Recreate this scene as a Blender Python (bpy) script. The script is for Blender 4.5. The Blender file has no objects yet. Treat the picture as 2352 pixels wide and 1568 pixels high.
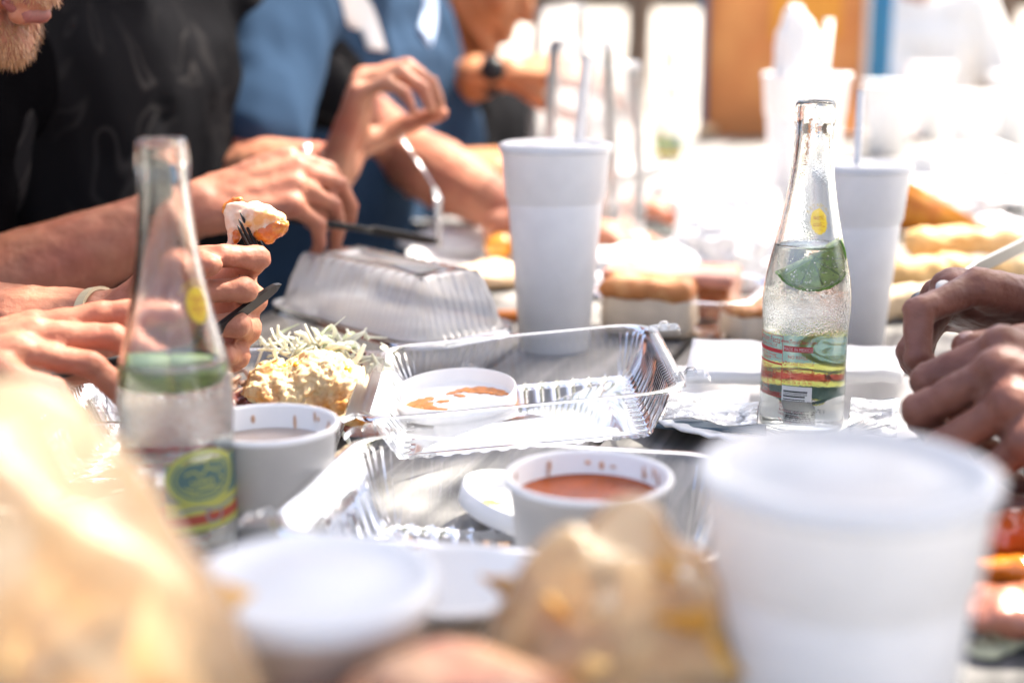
import bpy, bmesh, math, random
from mathutils import Vector, Matrix, noise
import numpy as np
random.seed(7)
R = math.radians
SC = bpy.context.scene
COL = SC.collection

# ------------------------------------------------------------------ camera, sky, sun, exposure
TZ = 0.75                      # table top height
CAMH = 0.303                   # camera height above the table top
PITCH = R(12.9)
cam_data = bpy.data.cameras.new('camera')
cam = bpy.data.objects.new('camera', cam_data); COL.objects.link(cam)
cam_data.lens = 50; cam_data.sensor_width = 36
cam_data.clip_start = 0.05; cam_data.clip_end = 600
cam.location = (0, 0, TZ + CAMH); cam.rotation_euler = (R(90) - PITCH, 0, 0)
cam_data.dof.use_dof = True
cam_data.dof.focus_distance = 0.985
cam_data.dof.aperture_fstop = 2.9
SC.camera = cam

SUN = Vector((0.42, 0.30, 0.86)).normalized()          # towards the sun
world = bpy.data.worlds.new('World'); SC.world = world; world.use_nodes = True
wn = world.node_tree.nodes; wl = world.node_tree.links
bgn = wn['Background']
sky = wn.new('ShaderNodeTexSky'); sky.sky_type = 'NISHITA'; sky.sun_disc = False
sky.sun_elevation = math.asin(SUN.z); sky.sun_rotation = math.atan2(SUN.x, SUN.y)
sky.air_density = 0.8; sky.dust_density = 7.0; sky.ozone_density = 0.4
wl.new(sky.outputs['Color'], bgn.inputs['Color']); bgn.inputs['Strength'].default_value = 0.125
sd = bpy.data.lights.new('sun', 'SUN'); sd.energy = 3.7; sd.angle = R(0.53); sd.color = (1.0, 0.94, 0.84)
sun = bpy.data.objects.new('sun', sd); COL.objects.link(sun)
sun.location = (2, 4, 8); sun.rotation_euler = SUN.to_track_quat('Z', 'Y').to_euler()
SC.view_settings.view_transform = 'Standard'; SC.view_settings.look = 'None'
SC.view_settings.gamma = 1.0; SC.view_settings.exposure = 2.2
SC.render.engine = 'CYCLES'
cy = SC.cycles
cy.use_denoising = True; cy.max_bounces = 14; cy.diffuse_bounces = 4; cy.glossy_bounces = 5
cy.transmission_bounces = 12; cy.transparent_max_bounces = 40; cy.sample_clamp_indirect = 6.0; cy.blur_glossy = 0.6

# ------------------------------------------------------------------ placing: picture direction + real distance
cp, sp = math.cos(PITCH), math.sin(PITCH)
FWD = Vector((0, cp, -sp)); UPV = Vector((0, sp, cp)); RT = Vector((1, 0, 0))
def P(px, py, d):
    "point seen in direction px,py (2352 px wide frame) at axial distance d metres"
    return cam.location + d * (FWD + RT * ((px - 1176) / 3267) + UPV * ((784 - py) / 3267))
def T(px, py, z=0.0):
    "point at height z above the table in that direction"
    r = FWD + RT * ((px - 1176) / 3267) + UPV * ((784 - py) / 3267)
    return cam.location + r * ((CAMH - z) / -r.z)
def V(*a): return Vector(a)

# ------------------------------------------------------------------ materials
MATS = {}
def M(name, col, rough=0.5, var=0.0, vscale=8.0, bump=0.0, bscale=60.0, sss=0.0, sssr=(0.01, 0.004, 0.002), spec=0.5,
      col2=None, mixscale=None, mixlo=0.45, mixhi=0.6, metal=0.0, transl=0.0, coat=0.0, detail=5.0):
    if name in MATS: return MATS[name]
    m = bpy.data.materials.new(name); m.use_nodes = True; MATS[name] = m
    nt = m.node_tree; n = nt.nodes; l = nt.links
    b = n['Principled BSDF']; out = n['Material Output']
    b.inputs['Roughness'].default_value = rough; b.inputs['Metallic'].default_value = metal
    b.inputs['Specular IOR Level'].default_value = spec
    if coat: b.inputs['Coat Weight'].default_value = coat; b.inputs['Coat Roughness'].default_value = 0.12
    if sss:
        b.inputs['Subsurface Weight'].default_value = sss; b.inputs['Subsurface Radius'].default_value = sssr
        b.inputs['Subsurface Scale'].default_value = 1.0
    tc = n.new('ShaderNodeTexCoord'); src = None
    c4 = (*col, 1)
    if col2 is not None:
        t = n.new('ShaderNodeTexNoise'); t.inputs['Scale'].default_value = mixscale or vscale; t.inputs['Detail'].default_value = detail
        l.new(tc.outputs['Object'], t.inputs['Vector'])
        rp = n.new('ShaderNodeMapRange'); rp.inputs[1].default_value = mixlo; rp.inputs[2].default_value = mixhi
        l.new(t.outputs['Fac'], rp.inputs[0])
        mx = n.new('ShaderNodeMix'); mx.data_type = 'RGBA'; mx.inputs[6].default_value = c4; mx.inputs[7].default_value = (*col2, 1)
        l.new(rp.outputs[0], mx.inputs[0]); src = mx.outputs[2]
    if var:
        t = n.new('ShaderNodeTexNoise'); t.inputs['Scale'].default_value = vscale; t.inputs['Detail'].default_value = 6
        l.new(tc.outputs['Object'], t.inputs['Vector'])
        rp = n.new('ShaderNodeMapRange'); rp.inputs[1].default_value = 0.3; rp.inputs[2].default_value = 0.7
        rp.inputs[3].default_value = 1 - var; rp.inputs[4].default_value = 1 + var
        l.new(t.outputs['Fac'], rp.inputs[0])
        hs = n.new('ShaderNodeHueSaturation'); hs.inputs['Color'].default_value = c4
        if src: l.new(src, hs.inputs['Color'])
        l.new(rp.outputs[0], hs.inputs['Value']); src = hs.outputs['Color']
    if src: l.new(src, b.inputs['Base Color'])
    else: b.inputs['Base Color'].default_value = c4
    if bump:
        t = n.new('ShaderNodeTexNoise'); t.inputs['Scale'].default_value = bscale; t.inputs['Detail'].default_value = 6
        l.new(tc.outputs['Object'], t.inputs['Vector'])
        bp = n.new('ShaderNodeBump'); bp.inputs['Strength'].default_value = bump; bp.inputs['Distance'].default_value = 0.3 / bscale
        l.new(t.outputs['Fac'], bp.inputs['Height']); l.new(bp.outputs['Normal'], b.inputs['Normal'])
    if transl:
        tr = n.new('ShaderNodeBsdfTranslucent'); ms = n.new('ShaderNodeMixShader'); ms.inputs[0].default_value = transl
        if src: l.new(src, tr.inputs['Color'])
        else: tr.inputs['Color'].default_value = c4
        l.new(b.outputs[0], ms.inputs[1]); l.new(tr.outputs[0], ms.inputs[2]); l.new(ms.outputs[0], out.inputs['Surface'])
    return m

def film(name, tint=(0.96, 0.97, 0.98), haze=0.03, rough=0.08, ior=1.5, gain=1.0, hcol=(0.9, 0.9, 0.9), bump=0.0, bscale=30):
    "thin clear sheet: see-through, mirror-like at grazing angles, slightly milky"
    if name in MATS: return MATS[name]
    m = bpy.data.materials.new(name); m.use_nodes = True; MATS[name] = m
    n = m.node_tree.nodes; l = m.node_tree.links; n.remove(n['Principled BSDF']); out = n['Material Output']
    tr = n.new('ShaderNodeBsdfTransparent'); tr.inputs['Color'].default_value = (*tint, 1)
    gl = n.new('ShaderNodeBsdfGlossy'); gl.inputs['Roughness'].default_value = rough; gl.inputs['Color'].default_value = (1, 1, 1, 1)
    df = n.new('ShaderNodeBsdfDiffuse'); df.inputs['Color'].default_value = (*hcol, 1)
    tl = n.new('ShaderNodeBsdfTranslucent'); tl.inputs['Color'].default_value = (*hcol, 1)
    h = n.new('ShaderNodeMixShader'); h.inputs[0].default_value = 0.5
    l.new(df.outputs[0], h.inputs[1]); l.new(tl.outputs[0], h.inputs[2])
    m1 = n.new('ShaderNodeMixShader'); m1.inputs[0].default_value = haze
    l.new(tr.outputs[0], m1.inputs[1]); l.new(h.outputs[0], m1.inputs[2])
    fr = n.new('ShaderNodeFresnel'); fr.inputs['IOR'].default_value = ior
    mu = n.new('ShaderNodeMath'); mu.operation = 'MULTIPLY'; mu.inputs[1].default_value = 1.7 * gain; mu.use_clamp = True
    l.new(fr.outputs[0], mu.inputs[0])
    m2 = n.new('ShaderNodeMixShader'); l.new(mu.outputs[0], m2.inputs[0]); l.new(m1.outputs[0], m2.inputs[1]); l.new(gl.outputs[0], m2.inputs[2])
    l.new(m2.outputs[0], out.inputs['Surface'])
    if bump:
        tc = n.new('ShaderNodeTexCoord'); t = n.new('ShaderNodeTexNoise'); t.inputs['Scale'].default_value = bscale; t.inputs['Detail'].default_value = 5
        l.new(tc.outputs['Object'], t.inputs['Vector'])
        bp = n.new('ShaderNodeBump'); bp.inputs['Strength'].default_value = bump; bp.inputs['Distance'].default_value = 0.004
        l.new(t.outputs['Fac'], bp.inputs['Height'])
        for s in (gl, df): l.new(bp.outputs['Normal'], s.inputs['Normal'])
        l.new(bp.outputs['Normal'], fr.inputs['Normal'])
    return m

def glass(name, col, ior, rough=0.0, frost=None):
    if name in MATS: return MATS[name]
    m = bpy.data.materials.new(name); m.use_nodes = True; MATS[name] = m
    n = m.node_tree.nodes; l = m.node_tree.links; n.remove(n['Principled BSDF'])
    g = n.new('ShaderNodeBsdfGlass'); g.inputs['Color'].default_value = (*col, 1); g.inputs['IOR'].default_value = ior; g.inputs['Roughness'].default_value = rough
    l.new(g.outputs[0], n['Material Output'].inputs['Surface'])
    if frost:   # band of fine moulded stipple between two heights
        z0, z1 = frost
        tc = n.new('ShaderNodeTexCoord'); sx = n.new('ShaderNodeSeparateXYZ'); l.new(tc.outputs['Object'], sx.inputs[0])
        a = n.new('ShaderNodeMapRange'); a.interpolation_type = 'SMOOTHSTEP'; a.inputs[1].default_value = z0; a.inputs[2].default_value = z0 + 0.006
        b = n.new('ShaderNodeMapRange'); b.interpolation_type = 'SMOOTHSTEP'; b.inputs[1].default_value = z1 - 0.008; b.inputs[2].default_value = z1; b.inputs[3].default_value = 1; b.inputs[4].default_value = 0
        l.new(sx.outputs[2], a.inputs[0]); l.new(sx.outputs[2], b.inputs[0])
        mu = n.new('ShaderNodeMath'); mu.operation = 'MULTIPLY'; l.new(a.outputs[0], mu.inputs[0]); l.new(b.outputs[0], mu.inputs[1])
        m3 = n.new('ShaderNodeMath'); m3.operation = 'MULTIPLY_ADD'; m3.inputs[1].default_value = 0.42; m3.inputs[2].default_value = 0.035; l.new(mu.outputs[0], m3.inputs[0])
        t = n.new('ShaderNodeTexVoronoi'); t.inputs['Scale'].default_value = 780; l.new(tc.outputs['Object'], t.inputs['Vector'])
        bp = n.new('ShaderNodeBump'); bp.inputs['Distance'].default_value = 0.0009
        l.new(m3.outputs[0], bp.inputs['Strength']); l.new(t.outputs['Distance'], bp.inputs['Height']); l.new(bp.outputs['Normal'], g.inputs['Normal'])
    return m

# ------------------------------------------------------------------ object helpers
def link(name, me, mat=None, parent=None, loc=None, rot=None, smooth=True):
    me.name = name
    o = bpy.data.objects.new(name, me); COL.objects.link(o)
    if mat is not None and not me.materials: me.materials.append(mat)
    if parent is not None: o.parent = parent
    if loc is not None: o.location = loc
    if rot is not None: o.rotation_euler = rot
    if smooth and len(me.polygons): me.polygons.foreach_set('use_smooth', [True] * len(me.polygons))
    return o
def tag(o, label, cat, group=None, kind=None):
    if label: o['label'] = label
    if cat: o['category'] = cat
    if group: o['group'] = group
    if kind: o['kind'] = kind
    return o
def thing(name, label, cat, loc=(0, 0, 0), rotz=0.0, group=None):
    o = bpy.data.objects.new(name, None); COL.objects.link(o); o.empty_display_size = 0.05
    o.location = loc; o.rotation_euler = (0, 0, rotz)
    return tag(o, label, cat, group)
def struct(o): o['kind'] = 'structure'; return o
def mesh_from(vs, fs):
    me = bpy.data.meshes.new('m'); me.from_pydata([tuple(v) for v in vs], [], fs); me.update(); return me
def bm_mesh(bm):
    me = bpy.data.meshes.new('m'); bm.normal_update(); bm.to_mesh(me); bm.free(); return me
def shift(me, origin):
    me.transform(Matrix.Translation(-Vector(origin))); return me

def lathe(profile, seg=64, wobble=0.0, seed=0):
    vs, fs = [], []
    n = len(profile)
    for i, (r, z) in enumerate(profile):
        for k in range(seg):
            a = 2 * math.pi * k / seg
            rr = r
            if wobble: rr = r * (1 + wobble * noise.noise((math.cos(a) * 1.3 + seed, math.sin(a) * 1.3, z * 9)))
            vs.append((rr * math.cos(a), rr * math.sin(a), z))
    for i in range(n - 1):
        for k in range(seg):
            k2 = (k + 1) % seg
            fs.append((i * seg + k, i * seg + k2, (i + 1) * seg + k2, (i + 1) * seg + k))
    for end, flip in ((0, True), (n - 1, False)):
        if profile[end][0] < 1e-6: continue
    me = mesh_from(vs, fs)
    bm = bmesh.new(); bm.from_mesh(me); bmesh.ops.remove_doubles(bm, verts=bm.verts, dist=1e-6)
    bmesh.ops.recalc_face_normals(bm, faces=bm.faces); bm.to_mesh(me); bm.free()
    return me

def box(bm, c, s, rot=None, bevel=0.0):
    mt = Matrix.Translation(Vector(c)) @ (rot if rot is not None else Matrix()) @ Matrix.Diagonal((s[0], s[1], s[2], 1))
    g = bmesh.ops.create_cube(bm, size=1.0, matrix=mt)
    if bevel:
        es = list({e for v in g['verts'] for e in v.link_edges})
        bmesh.ops.bevel(bm, geom=es, offset=bevel, segments=2, affect='EDGES', profile=0.5)
def box_mesh(c, s, rot=None, bevel=0.0):
    bm = bmesh.new(); box(bm, c, s, rot, bevel); return bm_mesh(bm)

def tube_mesh(pts, rad, seg=10, flat=1.0, flatdir=None):
    "swept tube with rounded ends; rad number or list; flat squeezes along flatdir"
    pts = [Vector(p) for p in pts]; n = len(pts)
    rad = rad if isinstance(rad, (list, tuple)) else [rad] * n
    vs, fs = [], []
    prev = None
    for i, p in enumerate(pts):
        t = (pts[min(i + 1, n - 1)] - pts[max(i - 1, 0)]).normalized()
        if flatdir is not None:
            u = Vector(flatdir) - t * Vector(flatdir).dot(t); u.normalize()
        elif prev is None:
            u = t.orthogonal().normalized()
        else:
            u = prev - t * prev.dot(t); u.normalize()
        prev = u; w = t.cross(u)
        for k in range(seg):
            a = 2 * math.pi * k / seg
            vs.append(p + (u * math.cos(a) * flat + w * math.sin(a)) * rad[i])
    for i in range(n - 1):
        for k in range(seg):
            k2 = (k + 1) % seg
            fs.append((i * seg + k, i * seg + k2, (i + 1) * seg + k2, (i + 1) * seg + k))
    c0 = len(vs); vs.append(pts[0]); c1 = len(vs); vs.append(pts[-1])
    for k in range(seg):
        k2 = (k + 1) % seg
        fs.append((c0, k2, k)); fs.append((c1, (n - 1) * seg + k, (n - 1) * seg + k2))
    return mesh_from(vs, fs)
def smooth_path(pts, sub=6):
    pts = [Vector(p) for p in pts]; out = []
    for i in range(len(pts) - 1):
        p0, p1, p2, p3 = pts[max(i - 1, 0)], pts[i], pts[i + 1], pts[min(i + 2, len(pts) - 1)]
        for s in range(sub):
            t = s / sub
            out.append(0.5 * ((2 * p1) + (p2 - p0) * t + (2 * p0 - 5 * p1 + 4 * p2 - p3) * t * t + (3 * p1 - p0 - 3 * p2 + p3) * t ** 3))
    out.append(pts[-1]); return out

def join(meshes):
    bm = bmesh.new()
    for m in meshes: bm.from_mesh(m); bpy.data.meshes.remove(m)
    return bm_mesh(bm)

# organic solids: overlapping capsules and ellipsoids fused into one skin by voxel remeshing
def cap_geo(vs, fs, p0, p1, r0, r1, seg=14):
    p0, p1 = Vector(p0), Vector(p1); ax = p1 - p0
    t = ax.normalized() if ax.length > 1e-7 else Vector((0, 0, 1)); u = t.orthogonal().normalized(); w = t.cross(u)
    rings = []
    for k in range(1, 5):
        a = -math.pi / 2 + math.pi / 2 * k / 4.0; rings.append((p0 + t * r0 * math.sin(a), r0 * math.cos(a)))
    for k in range(0, 4):
        a = math.pi / 2 * k / 4.0; rings.append((p1 + t * r1 * math.sin(a), r1 * math.cos(a)))
    b = len(vs)
    for c, r in rings:
        for k in range(seg):
            a = 2 * math.pi * k / seg; vs.append(c + (u * math.cos(a) + w * math.sin(a)) * r)
    for i in range(len(rings) - 1):
        for k in range(seg):
            k2 = (k + 1) % seg; fs.append((b + i * seg + k, b + i * seg + k2, b + (i + 1) * seg + k2, b + (i + 1) * seg + k))
    c0 = len(vs); vs.append(p0 - t * r0); c1 = len(vs); vs.append(p1 + t * r1); L = len(rings) - 1
    for k in range(seg):
        k2 = (k + 1) % seg; fs.append((c0, b + k2, b + k)); fs.append((c1, b + L * seg + k, b + L * seg + k2))
def ell_geo(vs, fs, c, rad, mat=None, seg=18, rings=11):
    b = len(vs); mat = mat or Matrix.Identity(3)
    for i in range(1, rings):
        a = -math.pi / 2 + math.pi * i / rings
        for k in range(seg):
            q = 2 * math.pi * k / seg
            vs.append(Vector(c) + mat @ Vector((rad[0] * math.cos(a) * math.cos(q), rad[1] * math.cos(a) * math.sin(q), rad[2] * math.sin(a))))
    for i in range(rings - 2):
        for k in range(seg):
            k2 = (k + 1) % seg; fs.append((b + i * seg + k, b + i * seg + k2, b + (i + 1) * seg + k2, b + (i + 1) * seg + k))
    c0 = len(vs); vs.append(Vector(c) - mat @ Vector((0, 0, rad[2]))); c1 = len(vs); vs.append(Vector(c) + mat @ Vector((0, 0, rad[2])))
    for k in range(seg):
        k2 = (k + 1) % seg; fs.append((c0, b + k2, b + k)); fs.append((c1, b + (rings - 2) * seg + k, b + (rings - 2) * seg + k2))
def fuse(shapes, voxel, smooth=5, sfac=0.5):
    "shapes: ('c', p0, p1, r0, r1) capsules and ('e', centre, radii, mat3) ellipsoids"
    vs, fs = [], []
    for s in shapes:
        if s[0] == 'c': cap_geo(vs, fs, *s[1:])
        else: ell_geo(vs, fs, *s[1:])
    me = mesh_from(vs, fs)
    o = bpy.data.objects.new('tmp', me); COL.objects.link(o)
    md = o.modifiers.new('r', 'REMESH'); md.mode = 'VOXEL'; md.voxel_size = voxel; md.use_smooth_shade = True
    if smooth:
        ms = o.modifiers.new('s', 'SMOOTH'); ms.factor = sfac; ms.iterations = smooth
    dg = bpy.context.evaluated_depsgraph_get()
    res = bpy.data.meshes.new_from_object(o.evaluated_get(dg))
    bpy.data.objects.remove(o); bpy.data.meshes.remove(me)
    res.materials.clear()
    return res
def displace(me, amt, scale, octaves=3, seed=0.0, zfac=1.0, ridged=False):
    n = len(me.vertices)
    co = np.empty(n * 3, np.float32); no = np.empty(n * 3, np.float32)
    me.vertices.foreach_get('co', co); me.vertex_normals.foreach_get('vector', no)
    co = co.reshape(-1, 3); no = no.reshape(-1, 3); f = np.empty(n, np.float32)
    for i in range(n):
        c = co[i]
        f[i] = noise.fractal((c[0] * scale + seed, c[1] * scale + seed * 1.7, c[2] * scale * zfac - seed), 0.9, 2.0, octaves)
    if ridged: f = np.abs(f) * 2 - 0.6
    co += no * (f * amt)[:, None]
    me.vertices.foreach_set('co', co.ravel()); me.update(); return me

# ------------------------------------------------------------------ the setting
def wood(name, c1, c2, axis_scale=(60, 3, 60), rough=0.75):
    if name in MATS: return MATS[name]
    m = bpy.data.materials.new(name); m.use_nodes = True; MATS[name] = m
    n = m.node_tree.nodes; l = m.node_tree.links; b = n['Principled BSDF']; b.inputs['Roughness'].default_value = rough
    tc = n.new('ShaderNodeTexCoord'); mp = n.new('ShaderNodeMapping'); mp.inputs['Scale'].default_value = axis_scale
    l.new(tc.outputs['Object'], mp.inputs['Vector'])
    oi = n.new('ShaderNodeObjectInfo'); va = n.new('ShaderNodeVectorMath'); va.operation = 'ADD'
    mu = n.new('ShaderNodeMath'); mu.operation = 'MULTIPLY'; mu.inputs[1].default_value = 37.0; l.new(oi.outputs['Random'], mu.inputs[0])
    l.new(mp.outputs[0], va.inputs[0]); l.new(mu.outputs[0], va.inputs[1])
    t = n.new('ShaderNodeTexNoise'); t.inputs['Scale'].default_value = 1.0; t.inputs['Detail'].default_value = 8; t.inputs['Distortion'].default_value = 0.6
    l.new(va.outputs[0], t.inputs['Vector'])
    cr = n.new('ShaderNodeValToRGB'); cr.color_ramp.elements[0].position = 0.34; cr.color_ramp.elements[1].position = 0.68
    cr.color_ramp.elements[0].color = (*c1, 1); cr.color_ramp.elements[1].color = (*c2, 1)
    l.new(t.outputs['Fac'], cr.inputs['Fac'])
    t2 = n.new('ShaderNodeTexNoise'); t2.inputs['Scale'].default_value = 14; t2.inputs['Detail'].default_value = 5; l.new(tc.outputs['Object'], t2.inputs['Vector'])
    rp = n.new('ShaderNodeMapRange'); rp.inputs[1].default_value = .3; rp.inputs[2].default_value = .7; rp.inputs[3].default_value = .7; rp.inputs[4].default_value = 1.2; l.new(t2.outputs['Fac'], rp.inputs[0])
    hs = n.new('ShaderNodeHueSaturation'); l.new(cr.outputs['Color'], hs.inputs['Color']); l.new(rp.outputs[0], hs.inputs['Value'])
    l.new(hs.outputs['Color'], b.inputs['Base Color'])
    bp = n.new('ShaderNodeBump'); bp.inputs['Strength'].default_value = 0.5; bp.inputs['Distance'].default_value = 0.002
    l.new(t.outputs['Fac'], bp.inputs['Height']); l.new(bp.outputs['Normal'], b.inputs['Normal'])
    return m
grey_wood = wood('weathered_wood', (0.10, 0.095, 0.088), (0.27, 0.255, 0.235))
brown_wood = wood('fence_wood', (0.07, 0.04, 0.022), (0.17, 0.105, 0.06), (20, 20, 2))

ground = struct(link('ground', box_mesh((0, 60, -0.02), (220, 220, 0.04)), M('pale_gravel', (0.34, 0.32, 0.285), 0.9, var=0.18, vscale=3, bump=0.6, bscale=40), smooth=False))

# the table run: its long axis turns 18 degrees to the right of the view
TYAW = -R(18); TC = V(0.03, 0.9, 0)
AX = V(math.sin(R(18)), math.cos(R(18)), 0); RX = V(math.cos(R(18)), -math.sin(R(18)), 0)
def tpos(u, t, z=0.0): return TC + RX * u + AX * t + V(0, 0, TZ + z)
def picnic_table(label, t0, t1):
    o = thing('picnic_table', label, 'table', tuple(TC + AX * t0), TYAW, 'picnic tables set end to end')
    L = t1 - t0; nb = 6; w = 0.90 / nb
    me = box_mesh((0, L / 2, 0), (w - 0.007, L, 0.038), bevel=0.004)
    for k in range(nb):
        link('plank', me, grey_wood, o, ((k - (nb - 1) / 2) * w, 0, TZ - 0.019), smooth=False)
    bme = box_mesh((0, L / 2, 0), (0.13, L, 0.038), bevel=0.004)
    for sx in (-1, 1):
        for q in (-1, 1): link('bench_plank', bme, grey_wood, o, (sx * 0.72 + q * 0.068, 0, 0.43), smooth=False)
    for ty in (0.25, L - 0.25):
        for sx in (-1, 1):
            a = V(sx * 0.22, ty, TZ - 0.04); b = V(sx * 0.62, ty, 0.0); d = (b - a)
            link('leg', box_mesh((a + b) / 2, (0.09, 0.04, d.length), rot=d.to_track_quat('Z', 'Y').to_matrix().to_4x4(), bevel=0.003), grey_wood, o, smooth=False)
        link('crossbeam', box_mesh((0, ty + 0.042, 0.385), (1.66, 0.04, 0.09), bevel=0.003), grey_wood, o, smooth=False)
        link('batten', box_mesh((0, ty - 0.042, TZ - 0.083), (0.84, 0.04, 0.09), bevel=0.003), grey_wood, o, smooth=False)
    return o
picnic_table('weathered grey plank picnic table with the clear food boxes in the shade on it', -0.85, 1.62)
picnic_table('sunlit plank picnic table carrying the orange box, end to end with the shaded one', 1.63, 4.05)

# pale gravel bank added beyond the tables, sloped to catch the sun; a brown board fence on top of it
vs, fs = [], []
NX, NY = 60, 24
for jj in range(NY + 1):
    for ii in range(NX + 1):
        x = -24 + 54 * ii / NX; y = 7.5 + 9.5 * jj / NY; t = min(1, max(0, (y - 7.5) / 5.5)); t = t * t * (3 - 2 * t)
        vs.append((x, y, -.01 + 1.10 * t + .05 * t * noise.noise((x * .5, y * .5, 0))))
for jj in range(NY):
    for ii in range(NX): a = jj * (NX + 1) + ii; fs.append((a, a + 1, a + NX + 2, a + NX + 1))
struct(link('added_gravel_bank', mesh_from(vs, fs), MATS['pale_gravel']))
fe = thing('board_fence', 'brown upright board fence standing on the pale gravel bank', 'fence', (1.5, 15.2, 1.02))
bd = box_mesh((0, 0, 0.95), (0.17, 0.025, 1.9), bevel=0.004)
for k in range(84): link('board', bd, brown_wood, fe, ((k - 42) * 0.18, random.uniform(-.008, .008), random.uniform(-.03, .0)), smooth=False)
for z in (0.5, 1.5): link('rail', box_mesh((0, 0.05, z), (15.2, 0.05, 0.09)), brown_wood, fe, smooth=False)

# trees
bark = M('bark', (0.10, 0.066, 0.045), 0.9, var=0.35, vscale=14, bump=1.0, bscale=30)
leafm = M('oak_leaf', (0.055, 0.10, 0.025), 0.5, var=0.25, vscale=3, transl=0.35)
def leaf_mesh(points, size, seed=1):
    rnd = random.Random(seed); vs, fs = [], []
    for p in points:
        s = size * rnd.uniform(.7, 1.3)
        a = Vector((rnd.gauss(0, 1), rnd.gauss(0, 1), rnd.gauss(0, .35))).normalized()
        nrm = Vector((rnd.gauss(0, .5), rnd.gauss(0, .5), 1)).normalized(); b = nrm.cross(a).normalized()
        k = len(vs)
        for u, w in ((0, 0), (.3, .27), (.62, .3), (1, 0), (.62, -.3), (.3, -.27)):
            vs.append(Vector(p) + (a * (u - .5) * 1.25 + b * w + nrm * .12 * (abs(w) - .1)) * s)
        fs.append((k, k + 1, k + 2, k + 3)); fs.append((k, k + 3, k + 4, k + 5))
    return mesh_from(vs, fs)
def limb(parent, pts, r0, r1, name='limb'):
    pp = smooth_path(pts, 8); n = len(pp)
    me = tube_mesh(pp, [r0 + (r1 - r0) * i / (n - 1) for i in range(n)], 12)
    displace(me, r0 * .18, 4, 3); return link(name, me, bark, parent)
def tree(label, base, h, r, crown_c, crown_r, nleaf, seed, leaves=None, limbs=(), lsize=0.11):
    o = thing('oak_tree', label, 'tree', tuple(base))
    rnd = random.Random(seed)
    limb(o, [(0, 0, -.1), (rnd.uniform(-.06, .06), 0, h * .4), (rnd.uniform(-.1, .1), rnd.uniform(-.1, .1), h)], r * 1.15, r * .7, 'trunk')
    cc = Vector(crown_c) - Vector(base)
    for q in range(5):
        a = q * 1.256 + rnd.random()
        limb(o, [(0, 0, h * .9), cc * .4 + V(math.cos(a) * crown_r * .3, math.sin(a) * crown_r * .3, h * .55), cc + V(math.cos(a) * crown_r * .75, math.sin(a) * crown_r * .75, rnd.uniform(-.2, .5))], r * .5, .015)
    for l in limbs: limb(o, [Vector(p) - Vector(base) for p in l], r * .55, .02)
    pts = list(leaves or [])
    clumps = [cc + Vector((rnd.gauss(0, 1), rnd.gauss(0, 1), rnd.gauss(0, .45))) * crown_r * .5 for _ in range(26)]
    for k in range(nleaf):
        c = rnd.choice(clumps); pts.append(c + Vector((rnd.gauss(0, 1), rnd.gauss(0, 1), rnd.gauss(0, .8))) * crown_r * .17 + Vector(base))
    pts = [Vector(p) - Vector(base) for p in pts]
    link('crown', leaf_mesh(pts, lsize, seed), leafm, o, smooth=False)
    return o
# the tree whose branch hangs over the near half of the table: out of view, leaves and gaps placed to shape the dappled shade
HOLES = [(T(110, 775, .11), .034), (T(230, 795, .10), .020), (T(20, 740, .09), .012), (T(775, 770, .075), .022), (T(805, 955, .05), .008), (T(925, 1140, .0), .016), (T(1020, 1075, .0), .006),
         (T(1150, 1110, .02), .005), (P(600, 490, .99), .024), (T(2310, 1225, .04), .032), (T(2350, 1300, .04), .025), (T(625, 640, .11), .006), (P(20, 960, .42), .02), (P(1390, 1190, .5), .018), (P(100, 1180, .43), .010),
         (T(1500, 815, .06), .008), (T(2250, 1480, .01), .010), (P(650, 395, 1.29), .035), (P(545, 430, 1.29), .02), (T(700, 1030, .0), .008), (P(60, 1380, .42), .012)]
lv = []
rr = random.Random(3)
while len(lv) < 7000:
    x = rr.uniform(-1.2, 1.1); y = rr.uniform(-.8, 1.6)
    edge = 1.34 + 0.07 * noise.noise((x * 2.3, 4.1, 0)) + .06 * x + (.10 if x < .05 else 0)
    if y > edge and rr.random() < 0.97: continue
    h = rr.uniform(2.3, 3.5); g = Vector((x, y, TZ + .06)); p = g + SUN * (h / SUN.z)
    bad = False
    for c, rad in HOLES:
        w = p - c; dist = (w - SUN * w.dot(SUN)).length
        if dist < rad + .030: bad = True; break
    if not bad: lv.append(p)
tree('oak tree leaning over the shaded picnic table, branches out above the food', V(3.7, 2.6, 0), 3.1, 0.17, V(3.9, 1.7, 4.4), 1.1, 1500, 11, lv,
     [[(3.7, 2.6, 2.6), (2.9, 2.4, 3.6), (1.9, 1.9, 3.75), (.9, 1.6, 3.7)], [(3.7, 2.6, 2.4), (2.9, 1.8, 3.5), (2.0, 1.0, 3.6), (1.0, .8, 3.7)]], lsize=0.085)
t1 = P(2302, 60, 7.2)
tree('dark brown tree trunk beyond the person in the white shirt', V(t1.x, t1.y, 0), 3.4, 0.12, V(t1.x + .6, t1.y + .8, 4.8), 1.3, 1500, 21)
t2 = P(500, 30, 5.6)
tree('golden brown tree trunk between the black and the blue shirts', V(t2.x - .05, t2.y, 0), 3.2, 0.17, V(t2.x - 1.2, t2.y + 1.2, 4.9), 1.3, 1500, 22)
t3 = P(1455, 30, 9.5)
tree('slim tree trunk rising beyond the far glass bottle', V(t3.x, t3.y, 0), 3.4, 0.09, V(t3.x, t3.y + 1.5, 4.8), 1.2, 1300, 23)

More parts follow.
